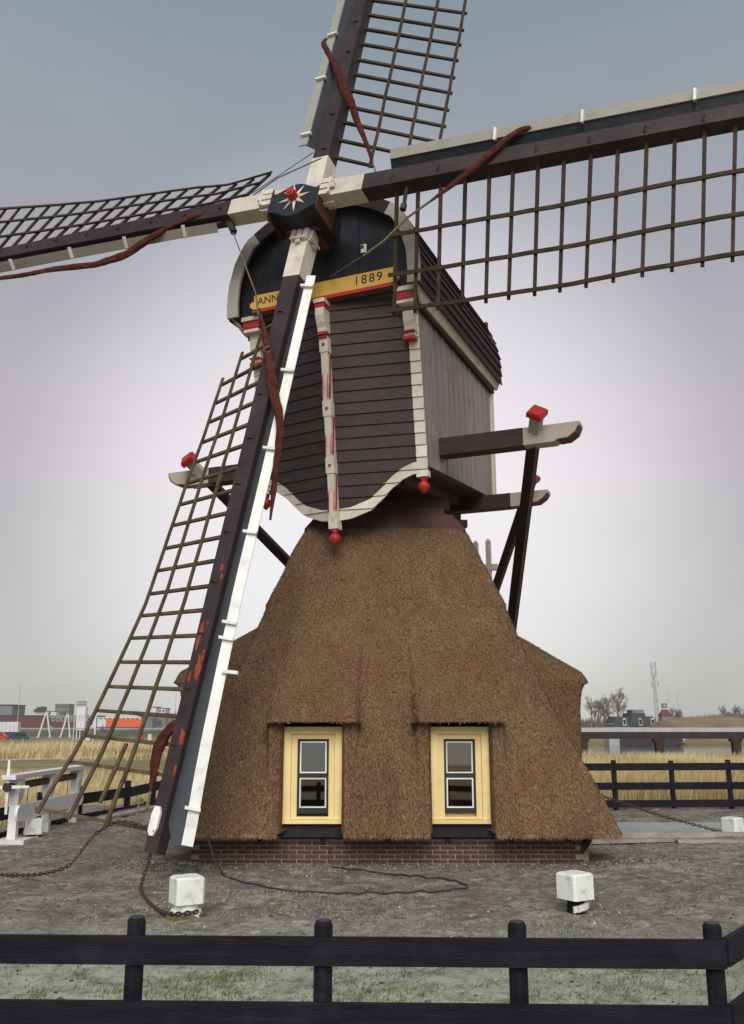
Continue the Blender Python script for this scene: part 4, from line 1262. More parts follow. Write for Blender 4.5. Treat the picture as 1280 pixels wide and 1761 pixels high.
# white mooring bollards
def bollard(label, loc, rz, neck):
    t = thing('mooring_bollard', label, 'bollard', loc, 'white mooring bollards in the mill yard', rz=rz)
    if neck == 'full':
        mb = MB(); n = 12
        mb.lathe((0, 0, 0), [(.175, -.12), (.178, .015), (.16, .07), (.125, .085), (.118, .13)], n)
        part('foot', mb, M_boll, t, smooth=True)
        mb = MB(); r_ = random.Random(5); prof = []
        rr = [.17 + r_.uniform(-.012, .022) for _ in range(20)]
        mb.loft([[(rr[k] * math.cos(k * PI / 10) * q, rr[k] * math.sin(k * PI / 10) * q, z + (r_.uniform(-.01, .012) if z > 0 else 0)) for k in range(20)] for q, z in ((1.12, -.05), (1.09, .02), (.9, .05))])
        part('moss_ring', mb, M_mossy, t, smooth=True)
    else:
        mb = MB(); mb.lathe((0, 0, 0), [(.10, -.15), (.095, .0), (.09, .14)], 8); part('foot', mb, M_fence, t)
        mb = MB(); r_ = random.Random(9)
        for k in range(4):
            a = -2.4 + .42 * k; mb.box((.12 * math.cos(a), .12 * math.sin(a), .045 + .01 * k), (.05 + .02 * (k % 2), .03, .06), (unit(V(1, .3 * k - .4, .2)), unit(V(-.3 * k + .4, 1, 0)), BZ))
        part('paint_flake', mb, M_bwhite, t, kind='stuff')
    mb = MB(); mb.cbox((0, 0, .258), (.30, .30, .27), .028); part('head', mb, M_boll, t)
    return t
M_mossy = mat('green_stained_base', (.11, .12, .055), .95, .3, 12, .5, 30, .1)
def gl(x, y, dz=0): return (x, y, ground_z(x, y) + dz)
bollard('white bollard near left with a mossy foot and rusty chain around it', gl(-1.92, 10.05), math.radians(30), 'full')
bollard('white bollard near right with flaking paint chips below its head', gl(2.16, 10.3), math.radians(33), 'thin')
bollard('white bollard beside the white windlass frame on the left', (-6.0, 16.9, -.09), math.radians(26), 'thin')
bollard('white bollard at far right holding the chain that runs behind the thatch', (6.46, 17.1, -.09), math.radians(38), 'thin')

# chains
def chain_mesh(path, pitch=.052, wire=.0095):
    P = np.array(path, float); dd = np.r_[0, np.cumsum(np.linalg.norm(np.diff(P, axis=0), axis=1))]
    n = int(dd[-1] / pitch); q = np.linspace(0, dd[-1], n + 1)
    X = np.stack([np.interp(q, dd, P[:, i]) for i in range(3)], -1)
    mb = MB()
    for k in range(n):
        c = (X[k] + X[k + 1]) / 2; d = unit(X[k + 1] - X[k]); x = unit(np.cross(d, V(.2, .1, 1))); y = np.cross(x, d)
        if k % 2: x, y = y, x
        L = pitch * .75; W = pitch * .36; ring = []
        for i in range(10):
            th = 2 * PI * i / 10; cx = math.cos(th); sx = math.sin(th)
            ctr = c + d * (L * cx * .9) + x * (W * sx); rad = unit(d * cx + x * sx)
            ring.append([ctr + wire * (rad * math.cos(b) + y * math.sin(b)) for b in (0, PI / 2, PI, 3 * PI / 2)])
        ring.append(ring[0]); mb.loft(ring, False, False)
    return mb
def smooth_path(pts, n=60):
    P = np.array(pts, float); t = np.linspace(0, 1, len(P)); q = np.linspace(0, 1, n)
    X = np.stack([np.interp(q, t, P[:, i]) for i in range(3)], -1)
    for _ in range(8): X[1:-1] = (X[:-2] + 2 * X[1:-1] + X[2:]) / 4
    return X
def add_chain(label, pts, loc, **k):
    mb = chain_mesh(smooth_path(pts), **k)
    return thing('chain', label, 'chain', loc, None, mb.mesh('chain', loc, True, False), M_rust)
PB, TB = SAILP['bottom']
tipA = PB(9.90, 0, .06) + TB(9.9) * .62; tipB = PB(9.90, 0, .06) + TB(9.9) * .10
def g3(x, y, dz=.02): return (x, y, ground_z(x, y) + dz)
add_chain('rusty chain sagging from the lower sail tip to the ground at the left edge', [tipB + V(.02, -.02, .02), tipB * .5 + tipA * .5 + V(0, -.05, .06), tipA + V(0, -.04, .05), tipA + V(-.30, -.02, -.13), (-3.75, 12.0, .20), (-4.2, 12.15, .09), (-4.7, 12.45, .04), g3(-5.2, 12.8), g3(-5.8, 13.0)], tuple(tipA))
add_chain('rusty chain hanging from the lower sail tip down to the near bollard', [tipB + V(0, -.03, -.02), tipB + V(.02, -.03, -.16), tipB + V(.03, -.03, -.32), g3(-2.86, 11.95), g3(-2.74, 11.5), g3(-2.5, 10.8), g3(-2.2, 10.22), g3(-2.12, 10.0, .05), g3(-2.0, 9.87, .065), g3(-1.86, 9.87, .06), g3(-1.78, 9.95, .06)], tuple(tipB), pitch=.047)
add_chain('rusty chain from the far right bollard rising behind the thatch', [(6.36, 17.0, .02), (6.0, 16.95, .12), (5.2, 16.85, .33), (4.4, 16.75, .58), (3.9, 16.7, .75), (3.55, 16.65, .9)], (6.3, 17, 0), pitch=.06)
# cable on the ground
cpts = [(-2.28, 13.28, .50), (-2.24, 13.18, .34), g3(-2.15, 13.12, .12), g3(-1.98, 12.9), g3(-1.75, 12.2), g3(-1.3, 11.75), g3(-.8, 11.45), g3(-.2, 11.35), g3(.4, 11.38), g3(.85, 11.5), g3(1.14, 11.62), g3(1.19, 11.85), g3(1.1, 12.1), g3(.75, 12.45), g3(.3, 12.75), g3(-.05, 12.95), g3(-.3, 13.05), g3(-.55, 13.3)]
P_ = smooth_path(cpts, 90)
for i in range(len(P_)):
    if 14 < i: P_[i][2] = ground_z(P_[i][0], P_[i][1]) + .014
mb = MB(); mb.tube(list(P_), .0125, 6)
thing('cable', 'thin dark cable looping over the bare ground in front of the mill', 'cable', tuple(P_[0]), None, mb.mesh('cable', P_[0], True), M_cable)

# white windlass frame by the ditch
WO = V(-6.12, 17.75, 0)
wl = thing('windlass_frame', 'white wooden windlass frame with a dark roller at the left edge', 'windlass', tuple(WO))
for y in (16.2, 17.75, 19.3):
    x = -6.09 + (y - 16.2) * .012
    mb = MB()
    mb.bbox(x - .07, x + .07, y - .065, y + .065, -.2, .60); mb.hexa([(x - .07, y - .065, .602), (x + .07, y - .065, .602), (x + .07, y + .065, .602), (x - .07, y + .065, .602), (x - .10, y - .12, .80), (x + .10, y - .12, .80), (x + .10, y + .12, .80), (x - .10, y + .12, .80)]); mb.bbox(x - .10, x + .10, y - .12, y + .12, .802, 1.02)
    part('post', mb, M_bwhite, wl, WO)
mb = MB(); mb.bar((-6.10, 15.85, 1.06), (-6.05, 19.62, 1.06), .24, .075); part('top_rail', mb, M_bwhite, wl, WO)
d = unit(V(.05, 3.77, 0)); n_ = V(d[1], -d[0], 0)
ol = []
L = 3.45
for k in range(9):
    th = PI / 2 + PI * k / 8; ol.append((-L / 2 + .13 + .13 * math.cos(th), .13 * math.sin(th)))
for k in range(9):
    th = -PI / 2 + PI * k / 8; ol.append((L / 2 - .13 + .13 * math.cos(th), .13 * math.sin(th)))
mb = MB(); c0 = V(-6.07, 17.75, .46) + n_ * .075
mb.prism([c0 + d * a + BZ * b for a, b in ol], n_ * .045); part('lower_board', mb, M_bwhite, wl, WO)
mb = MB(); mb.tube([(-6.11, 15.9, .90), (-6.09, 16.6, .90)], .055, 10); mb.tube([(-6.09, 16.45, .90), (-6.06, 19.22, .90)], .065, 12); part('roller', mb, M_rust, wl, WO)
hubp = V(-6.13, 15.92, .90)
for k in range(4):
    th = PI / 2 * k + .02
    dd_ = V(math.cos(th), 0, math.sin(th)); mb = MB(); mb.bar(hubp + dd_ * .05, hubp + dd_ * (.44 if k != 0 else .36), .055, .045, (0, 1, 0), .035, .035)
    part('spoke', mb, M_bwhite, wl, WO)
mb = MB(); mb.tube([hubp - V(0, .05, 0), hubp + V(0, .05, 0)], .075, 12); part('hub', mb, M_iron, wl, WO)
mb = MB(); mb.bbox(-6.28, -5.80, 15.95, 16.45, -.15, .045); part('footing_slab', mb, M_bwhite, wl, WO)
for y in (16.75, 18.9):
    mb = MB(); mb.tube([(-6.08, y, .88), (-6.10, y, .2), (-6.2, y, -.4)], .008, 4); part('cord', mb, M_rust, wl, WO)

# planks, path, stake on the right
for lab, a, b_ in (('pale plank lying beside the right corner of the mill, nearest the thatch', (3.42, 15.9, .03), (5.12, 16.22, .03)), ('pale plank continuing to the right edge of the yard', (5.10, 16.02, .03), (7.4, 15.75, .03))):
    c = (V(*a) + V(*b_)) / 2; c[2] = 0
    mb = MB(); mb.bar(V(*a), V(*b_), .20, .05); thing('plank', lab, 'plank', tuple(c), None, mb.mesh('plank', c), M_plank)
xs_ = np.linspace(3.9, YX1 + 6, 30)
mb = MB(); mb.loft([[(x, y, ground_z(min(x, YX1), y) * 0 + .055 - .06 * max(0, (x - 10) / 6)) for x in xs_] for y in np.linspace(17.0, 18.7, 5)], False, False, closed=False)
structure('path', mb, M_slab)
mb = MB(); mb.bbox(4.1, 7.2, 16.82, 16.96, -.1, .075); mb.bbox(7.21, 12, 16.82, 16.96, -.1, .07)
structure('kerb', mb, M_plank)
mb = MB(); mb.lathe((0, 0, 0), [(.055, -.2), (.052, .36), (.03, .39)], 8); mb2 = MB()
so = gl(3.05, 13.75)
stake = thing('stake', 'short yellowish stake under the right corner of the thatch', 'stake', so, None, mb.mesh('stake', smooth=True), mat('yellow_wood', (.30, .22, .09), .8, .3, 8, .3))
mb = MB(); mb.tube([(-.06, -.05, .12), (.0, -.08, .24), (.08, -.05, .33), (.16, .02, .40)], [.03, .06, .05, .02], 7, flat=.5)
rag = part('dark_rag', mb, M_iron, stake)

# ------------------------------------------------------------------ vegetation
def blades(name, P, h, wd, lean, cols, rv=None, nseg=2, droop=.35, seed=1):
    r = np.random.default_rng(seed); n = len(P)
    az = r.uniform(0, 2 * PI, n); ld = np.stack([np.cos(az), np.sin(az), np.zeros(n)], -1) * (lean * r.uniform(.2, 1, n))[:, None]
    ld[:, 0] += lean * .35
    wa = r.uniform(0, PI, n); wv = np.stack([np.cos(wa), np.sin(wa) * .4, np.zeros(n)], -1) * (wd * r.uniform(.7, 1.3, n))[:, None]
    hh = h[:, None] if not np.isscalar(h) else np.full((n, 1), h)
    up = np.array([[0, 0, 1.0]])
    p0 = P; p1 = P + up * hh * .55 + ld * hh * .35; p2 = P + up * hh * (1 - droop * .3 * lean) + ld * hh * 1.0
    v = np.stack([p0 - wv, p0 + wv, p1 - wv * .7, p1 + wv * .7, p2], 1).reshape(-1, 3)
    b = (np.arange(n) * 5)[:, None]
    f = np.concatenate([b + np.array([[0, 1, 3]]), b + np.array([[0, 3, 2]]), b + np.array([[2, 3, 4]])])
    if rv is None: rv = r.random(n)
    me = np_mesh(name, v, f, np.repeat(rv, 5))
    return structure(name, me, attr_mat(name, cols, .9, .15), kind='stuff')
def scatter(n, x0, x1, y0, y1, thr, sc, seed):
    r = np.random.default_rng(seed)
    x = r.uniform(x0, x1, n * 3); y = y0 + (y1 - y0) * r.random(n * 3) ** 1.3
    k = fbm(x * sc, y * sc, 2.2 + seed) + .25 * r.random(n * 3)
    m = k > thr
    x, y = x[m][:n], y[m][:n]
    return np.stack([x, y, zg(x, y)], -1), fbm(x * sc * .7, y * sc * .7, 8.8)
GOLD = [(.20, .14, .06), (.36, .27, .12), (.50, .39, .19), (.62, .51, .28), (.75, .66, .42)]
P1, c1 = scatter(60000, 3, 30, 23.0, 57, .44, .35, 3)
r_ = np.random.default_rng(4)
h1 = (.55 + .9 * c1) * (1 - .35 * sstep(30, 50, P1[:, 1])) * r_.uniform(.55, 1.15, len(P1))
P2, c2 = scatter(42000, -40, -5.2, 26, 90, .44, .22, 5)
h2 = (.25 + .75 * c2) * r_.uniform(.5, 1.1, len(P2))
P3, c3 = scatter(7000, -11, -7.0, 14, 28, .46, .5, 6)
h3 = (.25 + .5 * c3) * r_.uniform(.5, 1.1, len(P3))
P4, c4 = scatter(9000, -100, -22, 120, 210, .56, .05, 8); h4 = (.5 + 1.6 * c4) * r_.uniform(.5, 1.1, len(P4))
PP = np.concatenate([P1, P2, P3, P4]); HH = np.concatenate([h1, h2, h3, h4]); CC = np.concatenate([c1, c2, c3, c4])
DD = np.linalg.norm(PP[:, :2], axis=1)
blades('dry_reeds', PP, HH, np.clip(.00030 * DD, .005, .05), .42, GOLD, np.clip(r_.random(len(PP)) * .7 + (CC - .5) * 1.6 + .15, 0, 1), seed=2)
# moss and withered grass on the yard
n = 80000
x = r_.uniform(-8, 9, n * 2); y = 5.3 + 12 * r_.random(n * 2) ** 1.8
k = fbm(x * 1.3, y * 1.6, 4.1) + .3 * fbm(x * 6, y * 6, 1.1)
m_ = (k > .585 + .06 * sstep(7, 11, y)) & (np.maximum(np.abs(x - .22), np.abs(y - 16.5)) > 3.0)
x, y = x[m_][:n], y[m_][:n]; z = zg(x, y) + yard_relief(x, y) - .004
PG = np.stack([x, y, z], -1)
cg = fbm(x * .9, y * .9, 9.2)
blades('withered_grass', PG, r_.uniform(.012, .045, len(PG)), .0035, 1.4, [(.085, .07, .055), (.12, .13, .055), (.22, .21, .14), (.34, .33, .25), (.46, .45, .36)], np.clip(r_.random(len(PG)) * .8 + (cg - .5) * 1.2 + .1, 0, 1), seed=3)
# fresher green tufts close to the near fence
n = 9000
x = r_.uniform(-2.6, 4.0, n * 3); y = r_.uniform(5.25, 8.6, n * 3)
k = fbm(x * 1.6, y * 1.8, 6.6) + .2 * r_.random(n * 3)
m_ = k > .655
x, y = x[m_][:n], y[m_][:n]
PT = np.stack([x, y, zg(x, y) + yard_relief(x, y) - .004], -1)
blades('green_tufts', PT, r_.uniform(.015, .06, len(PT)), .0035, 1.0, [(.05, .07, .02), (.09, .14, .03), (.15, .20, .055), (.24, .26, .11)], seed=5)
# clods and small stones
n = 4600; x = r_.uniform(-6, 8, n); y = 5.4 + 10 * r_.random(n) ** 1.4
x[2600:3600] = r_.normal(-2.95, .35, 1000); y[2600:3600] = r_.normal(13.35, .28, 1000); x[3600:] = np.where(r_.random(1000) > .5, r_.normal(3.5, .4, 1000), r_.uniform(-2.6, 3.1, 1000)); y[3600:] = 13.60 - np.abs(r_.normal(0, .13, 1000))
m_ = np.maximum(np.abs(x - .22), np.abs(y - 16.5)) > 2.86
x, y = x[m_], y[m_]; n = len(x); z = zg(x, y) + yard_relief(x, y)
s_ = r_.uniform(.006, .022, n) * (1 + .6 * (r_.random(n) > .93))
oct_ = np.array([(1, 0, 0), (0, 1, 0), (-1, 0, 0), (0, -1, 0), (0, 0, .7), (0, 0, -.7)], float)
vv = (oct_[None] * s_[:, None, None] * r_.uniform(.6, 1.3, (n, 6, 1))) + np.stack([x, y, z], -1)[:, None]
tri = np.array([(0, 1, 4), (1, 2, 4), (2, 3, 4), (3, 0, 4), (1, 0, 5), (2, 1, 5), (3, 2, 5), (0, 3, 5)])
ff = (np.arange(n) * 6)[:, None, None] + tri[None]
me = np_mesh('clods', vv.reshape(-1, 3), ff.reshape(-1, 3), np.repeat(r_.random(n), 6))
structure('clods', me, attr_mat('clods', [(.05, .042, .036), (.10, .085, .07), (.16, .14, .12), (.55, .52, .46)]), kind='stuff')

# bare trees
def bare_tree(label, x, y, h, spread, seed, stems=1, group='bare trees along the horizon', width=1.0, dens=1.0, name='bare_tree'):
    r = random.Random(seed); z0 = float(zg(np.array(float(x)), np.array(float(y))))
    t = thing(name, label, 'tree', (x, y, z0), group)
    tr, cw = MB(), MB()
    px = max(.02, y / 1590 * .55)
    def grow(p, d, L, rad, lev, mb):
        n = 4; pts = [p]; 
        for i in range(n):
            d = unit(d + V(r.uniform(-.12, .12), r.uniform(-.12, .12), .05)); p = p + d * L / n; pts.append(p)
        mb.tube(pts, [max(px * .22, rad * (1 - .5 * i / n)) for i in range(n + 1)], 4 if lev < 2 else 3, caps=False)
        if lev >= 4: return
        nb_ = int({0: 11, 1: 6, 2: 4, 3: 3}[lev] * dens) or 1
        for k in range(nb_):
            f = r.uniform(.30 if lev == 0 else .2, 1.0); i = min(n - 1, int(f * n)); q = pts[i] + (pts[i + 1] - pts[i]) * (f * n - i)
            az = r.uniform(0, 2 * PI); tilt = r.uniform(.50, 1.05) * (spread if lev == 0 else 1)
            ax = unit(np.cross(d, V(math.cos(az), math.sin(az), .3)))
            nd = unit(d * math.cos(tilt) + ax * math.sin(tilt) + V(0, 0, .15))
            grow(q, nd, L * r.uniform(.34, .55) * (1.15 - .4 * f), rad * .45, lev + 1, cw)
    for s in range(stems):
        b = V((s - (stems - 1) / 2) * h * .13 * width, r.uniform(-1, 1) * .3, 0)
        grow(b, unit(V((s - (stems - 1) / 2) * .08 + r.uniform(-.04, .04), 0, 1)), h * r.uniform(.82, 1.0) * (.72), h * .018, 0, tr)
    part('trunk', tr, M_bark, t, recalc=False); part('crown', cw, M_twig, t, recalc=False)
    return t
M_bark = mat('grey_bark', (.13, .105, .095), .9, .2, 3, 0)
M_twig = mat('twigs', (.25, .21, .19), .9, .2, 3, 0)
def bx(px, D): return (px - 640) / 1590 * D
def hz(y, D): return EYE - (y - 1243) * D / 1590
bare_tree('tall bare tree left of the black house on the right', bx(1060, 230), 230, 11.5, .8, 11, 1, dens=1.35)
bare_tree('bushy bare tree nearest the thatch on the right', bx(1022, 240), 240, 10, .75, 12, 2, dens=1.2)
bare_tree('bare tree between the thatch and the tall bare tree', bx(1041, 245), 245, 9.5, .7, 13, 2, dens=1.2)
bare_tree('bare trees with upright stems just right of the phone mast', bx(1161, 330), 330, 8, .5, 14, 4, width=1.0)
bare_tree('bare tree rising behind the sand mound at the right edge', bx(1265, 300), 300, 9, .7, 15, 4, width=1.4, dens=1.2)
bare_tree('smaller bare tree left of the tree at the right edge', bx(1248, 310), 310, 7.5, .7, 16, 2, dens=1.2)
bare_tree('low bare bush behind the sand mound', bx(1192, 330), 330, 4.2, 1.0, 17, 4, width=3)
bare_tree('bare bush beside the black house', bx(1112, 260), 260, 4.5, 1.0, 18, 3, width=2)
bare_tree('bare tree behind the orange truck', bx(246, 460), 460, 11, .7, 21, 2)
bare_tree('bare tree behind the white building seen through the sail', bx(266, 470), 470, 10, .7, 22, 2)
bare_tree('bare tree close to the left edge of the thatch', bx(300, 430), 430, 10.5, .6, 23, 3)
bare_tree('bare tree behind the warehouse by the lettered gantry', bx(84, 520), 520, 13, .7, 24, 2)
bare_tree('bare tree by the grey block behind the gantry', bx(114, 540), 540, 14, .7, 25, 2)
bare_tree('bare bush on the verge below the lettered gantry', bx(112, 300), 300, 3.2, 1.1, 26, 4, width=2.2)
bare_tree('bare bush on the verge in front of the truck cab', bx(183, 290), 290, 3.8, .9, 27, 3, width=1.2)
# far woods that read as one mass
r_ = np.random.default_rng(12)
pw = []
for (x0, x1, D, hh) in ((-20, 330, 900, 9), (990, 1060, 300, 4.0), (1060, 1400, 600, 8), (-400, -20, 900, 9), (400, 990, 900, 9)):
    nn_ = int((x1 - x0) * 9)
    xx = bx(r_.uniform(x0, x1, nn_), D); yy = D + r_.uniform(-15, 15, nn_)
    pw.append(np.stack([xx, yy, zg(xx, yy), np.full(nn_, hh) * r_.uniform(.4, 1, nn_) * (.6 + .8 * fbm(xx * .03, yy * 0 + D, 1.0)), np.full(nn_, D)], -1))
pw = np.concatenate(pw)
blades('far_wood', pw[:, :3], pw[:, 3], np.clip(.0007 * pw[:, 4], .1, 1), .25, [(.10, .09, .085), (.15, .13, .12), (.20, .175, .16)], seed=9)

# ------------------------------------------------------------------ distance, right
M_jbeam = mat('brown_jetty_beam', (.045, .022, .018), .8, .3, 2, .1)
M_brickred = mat('dark_red_brick_wall', (.13, .050, .048), .85, .15, .3, 0)
M_greyb = mat('grey_cladding', (.20, .20, .21), .7, .1, .3, 0)
M_whiteb = mat('white_cladding', (.66, .68, .70), .6, .06, .3, 0)
M_blackroof = mat('black_roof', (.035, .036, .045), .7, .2, 1, 0)
M_redroof = mat('brown_red_roof', (.14, .045, .035), .8, .2, 1, 0)
M_orange = mat('orange_trailer', (.72, .12, .025), .5, .06, 1, 0)
M_carred = mat('red_car_paint', (.50, .03, .025), .3, .05, 1, 0, 10, .6)
M_cardark = mat('blue_black_car_paint', (.028, .036, .055), .3, .1, 1, 0, 10, .6)
M_carsilv = mat('silver_blue_car_paint', (.20, .26, .32), .3, .1, 1, 0, 10, .6)
M_tyre = mat('tyre_rubber', (.018, .018, .018), .8, .1, 3, 0)
M_carglass = mat('car_glass', (.02, .025, .03), .08, .1, 1, 0, 10, .6)
M_galv = mat('galvanised_steel', (.40, .42, .44), .5, .1, 2, 0)
M_sand = mat('brown_sand', (.26, .195, .12), .95, .25, .25, .3, 2, .1)
M_road = mat('pale_road', (.30, .30, .29), .9, .1, .2, 0)

JO = V(26, 76, 0)
jt = thing('jetty', 'long low jetty with white deck and brown beam on piles over the water', 'jetty', tuple(JO))
mb = MB(); mb.bbox(9, 44, 75.25, 84, 1.05, 1.22); part('deck', mb, M_conc, jt, JO)
mb = MB(); mb.bbox(9, 44, 75.0, 75.24, .68, 1.10); part('edge_beam', mb, M_jbeam, jt, JO)
mb = MB(); mb.bbox(9, 44, 75.0, 75.24, 1.105, 1.16); part('black_edging', mb, M_iron, jt, JO)
mb = MB(); mb.bbox(9, 44, 75.02, 75.5, 1.225, 1.56); part('white_kerb', mb, M_conc, jt, JO)
for x in (10.9, 17.0, 23.1, 29.3, 35.4, 41.5):
    mb = MB(); mb.bbox(x - .30, x + .30, 75.05, 75.65, -1.6, .675); mb.bbox(x - .42, x + .42, 75.02, 75.8, .45, .678); part('pile', mb, M_jbeam, jt, JO)
mb = MB(); 
hull = [(18.4, 0), (26.0, 0), (27.0, .35), (26.6, .62), (18.4, .5)]
BO2 = V(32, 108, -.6)
bg_ = thing('barge', 'dark moored barge with a white bow seen under the jetty', 'barge', tuple(BO2))
mb = MB(); mb.prism([(x, 107, z) for x, z in [(28.4, -.75), (34.6, -.75), (35.6, -.1), (35.6, .36), (28.4, .30)]], V(0, 2.6, 0)); part('hull', mb, M_blackroof, bg_, BO2)
mb = MB(); mb.prism([(35.603, 107, -.05), (36.4, 107.3, .28), (36.2, 107.3, .46), (34.6, 107, .50), (34.6, 107, .365), (35.603, 107, .365)], V(0, 2.4, 0)); part('bow', mb, M_whiteb, bg_, BO2)
mb = MB(); mb.bbox(27.2, 28.395, 107.2, 109.4, -.7, .62); part('cabin', mb, M_conc, bg_, BO2)
# far bank and dike
ys = np.linspace(0, 1, 9)
mb = MB(); mb.loft([[(8, 111 + 14 * t, -.5 + 1.0 * float(sstep(0, 1, t))) for t in ys], [(240, 111 + 14 * t, -.5 + 1.0 * float(sstep(0, 1, t))) for t in ys]], False, False, closed=False)
structure('far_bank', mb, M_field)
# sand mound
D = 200
xs_ = np.linspace(bx(1120, D), bx(1420, D), 60); yy_ = np.linspace(D - 14, D + 14, 24)
X, Y = np.meshgrid(xs_, yy_)
prof = np.interp(X, [bx(1120, D), bx(1136, D), bx(1165, D), bx(1250, D), bx(1276, D), bx(1400, D), bx(1420, D)], [0, 2.6, 3.3, 3.5, 3.0, .8, 0])
Z = zg(X, Y) - .1 + prof * np.clip(1 - ((Y - D) / 14) ** 2, 0, 1) * (.85 + .3 * fbm(X * .25, Y * .25, 1))
i, j = np.meshgrid(np.arange(59), np.arange(23)); a = (j * 60 + i).ravel()
structure('sand_mound', np_mesh('sand_mound', np.stack([X, Y, Z], -1).reshape(-1, 3), np.stack([a, a + 1, a + 61, a + 60], -1), smooth=True), M_sand)
# black house with white dormers
D = 225; z0 = -.3
HO = V(bx(1088, D), D, z0)
hs = thing('house', 'low black mansard house with white dormers behind the jetty', 'house', tuple(HO))
xa, xb = bx(1052, D), bx(1126, D); xm, xn = bx(1081, D), bx(1110, D)
mb = MB(); mb.bbox(xa, xb, D, D + 8, z0, z0 + 2.0); part('wall', mb, M_whiteb, hs, HO)
mb = MB(); mb.loft([[(xa - .2, D - .3, z0 + 1.3), (xb + .2, D - .3, z0 + 1.3), (xb + .2, D + 8.3, z0 + 1.3), (xa - .2, D + 8.3, z0 + 1.3)], [(xa + .7, D + .6, z0 + 3.7), (xb - .7, D + .6, z0 + 3.7), (xb - .7, D + 7.4, z0 + 3.7), (xa + .7, D + 7.4, z0 + 3.7)]]); rf = part('roof', mb, M_blackroof, hs, HO)
mb = MB(); mb.loft([[(xm - .2, D - .5, z0 + 1.4), (xn + .2, D - .5, z0 + 1.4), (xn + .2, D + 8.5, z0 + 1.4), (xm - .2, D + 8.5, z0 + 1.4)], [(xm + .4, D + .2, z0 + 4.5), (xn - .4, D + .2, z0 + 4.5), (xn - .4, D + 7.8, z0 + 4.5), (xm + .4, D + 7.8, z0 + 4.5)]]); part('raised_roof', mb, M_blackroof, rf, HO)
mb = MB(); mb.bbox(bx(1088, D), bx(1107, D), D + 1, D + 6, z0 + 4.503, z0 + 5.3); part('roof_box', mb, M_greyb, rf, HO)
for px in (1070, 1097, 1118):
    x = bx(px, D); w_ = .42
    mb = MB(); mb.bbox(x - w_, x + w_, D - .75, D + 1.5, z0 + 1.5, z0 + 2.9); mb.lathe((x, D - .75, z0 + 2.9), [(w_, 0), (w_, 2.0)], 14, (V(1, 0, 0), BZ, V(0, 1, 0))); dm = part('dormer', mb, M_conc, hs, HO)
    mb = MB(); mb.bbox(x - .25, x + .25, D - .78, D - .752, z0 + 1.8, z0 + 2.8); part('dormer_window', mb, M_carglass, dm, HO)
# phone mast
D = 320; x = bx(1130, D); z0 = -.3
TO = V(x, D, z0)
tm = thing('phone_mast', 'tall thin phone mast with antenna panels on the right horizon', 'mast', tuple(TO))
top = hz(1142, D)
mb = MB(); mb.tube([(x - .75, D, z0), (x - 1.05, D, top - 1)], [.36, .22], 6); part('pole', mb, M_galv, tm, TO)
mb = MB(); mb.tube([(x + .35, D + .6, z0), (x - .35, D + .6, top - 4)], [.25, .18], 6); part('pole', mb, M_galv, tm, TO)
for q, (dx, z, h) in enumerate(((-1.5, top - 2.2, 2.2), (-.1, top - 1.8, 2.0), (-1.3, top - 5.2, 2.6), (.1, top - 4.6, 2.6), (-1.6, top - 8.3, 1.6), (.6, top - 8.0, 1.6))):
    mb = MB(); mb.bbox(x + dx - .26, x + dx + .26, D - .5, D - .1, z, z + h); part('antenna_panel', mb, M_galv, tm, TO)
for q in range(6):
    z = top - 1.2 - 2.9 * q; mb = MB(); mb.bar((x - 1.3, D - .05, z), (x + .5, D + .4, z), .1, .1); part('crossbar', mb, M_galv, tm, TO)
for px, y0 in ((1149, 1190), (1165, 1192)):
    mb = MB(); x = bx(px, 340); mb.tube([(x, 340, -.3), (x, 340, hz(y0, 340))], [.12, .07], 5)
    thing('antenna_mast', 'thin mast just right of the brown pyramid roof' if px == 1149 else 'thin mast among the upright trees right of the pyramid roof', 'mast', (x, 340, -.3), 'thin masts on the right horizon', mb.mesh('antenna_mast', (x, 340, -.3)), M_galv)
D = 300; x0, x1 = bx(1134, D), bx(1156, D); z0 = -.3
PO = V((x0 + x1) / 2, D, z0)
kb = thing('kiosk', 'small building with brown pyramid roof carrying a dark sign', 'building', tuple(PO))
mb = MB(); mb.bbox(x0 + .3, x1 - .3, D, D + 3.4, z0, hz(1231, D)); part('wall', mb, M_greyb, kb, PO)
mb = MB(); c = PO; mb.loft([[(x0, D - .3, hz(1232, D)), (x1, D - .3, hz(1232, D)), (x1, D + 3.7, hz(1232, D)), (x0, D + 3.7, hz(1232, D))], [(c[0] - 1.0, D + 1.4, hz(1221, D)), (c[0] + .5, D + 1.4, hz(1221, D)), (c[0] + .5, D + 2, hz(1221, D)), (c[0] - 1.0, D + 2, hz(1221, D))]]); part('roof', mb, M_redroof, kb, PO)
mb = MB(); mb.bbox(c[0] - 1.0, c[0] + .5, D + 1.45, D + 1.9, hz(1220.8, D), hz(1218.6, D)); part('sign_base', mb, M_whiteb, kb, PO)
mb = MB(); mb.bbox(c[0] - 1.05, c[0] + .6, D + 1.4, D + 1.9, hz(1218.5, D), hz(1211, D)); sg = part('sign_panel', mb, M_blackroof, kb, PO)
for dx in (-.78, -.38, .02):
    mb = MB(); mb.bbox(c[0] + dx, c[0] + dx + .26, D + 1.36, D + 1.398, hz(1217.2, D), hz(1212.4, D)); part('sign_mark', mb, M_galv, sg, PO)

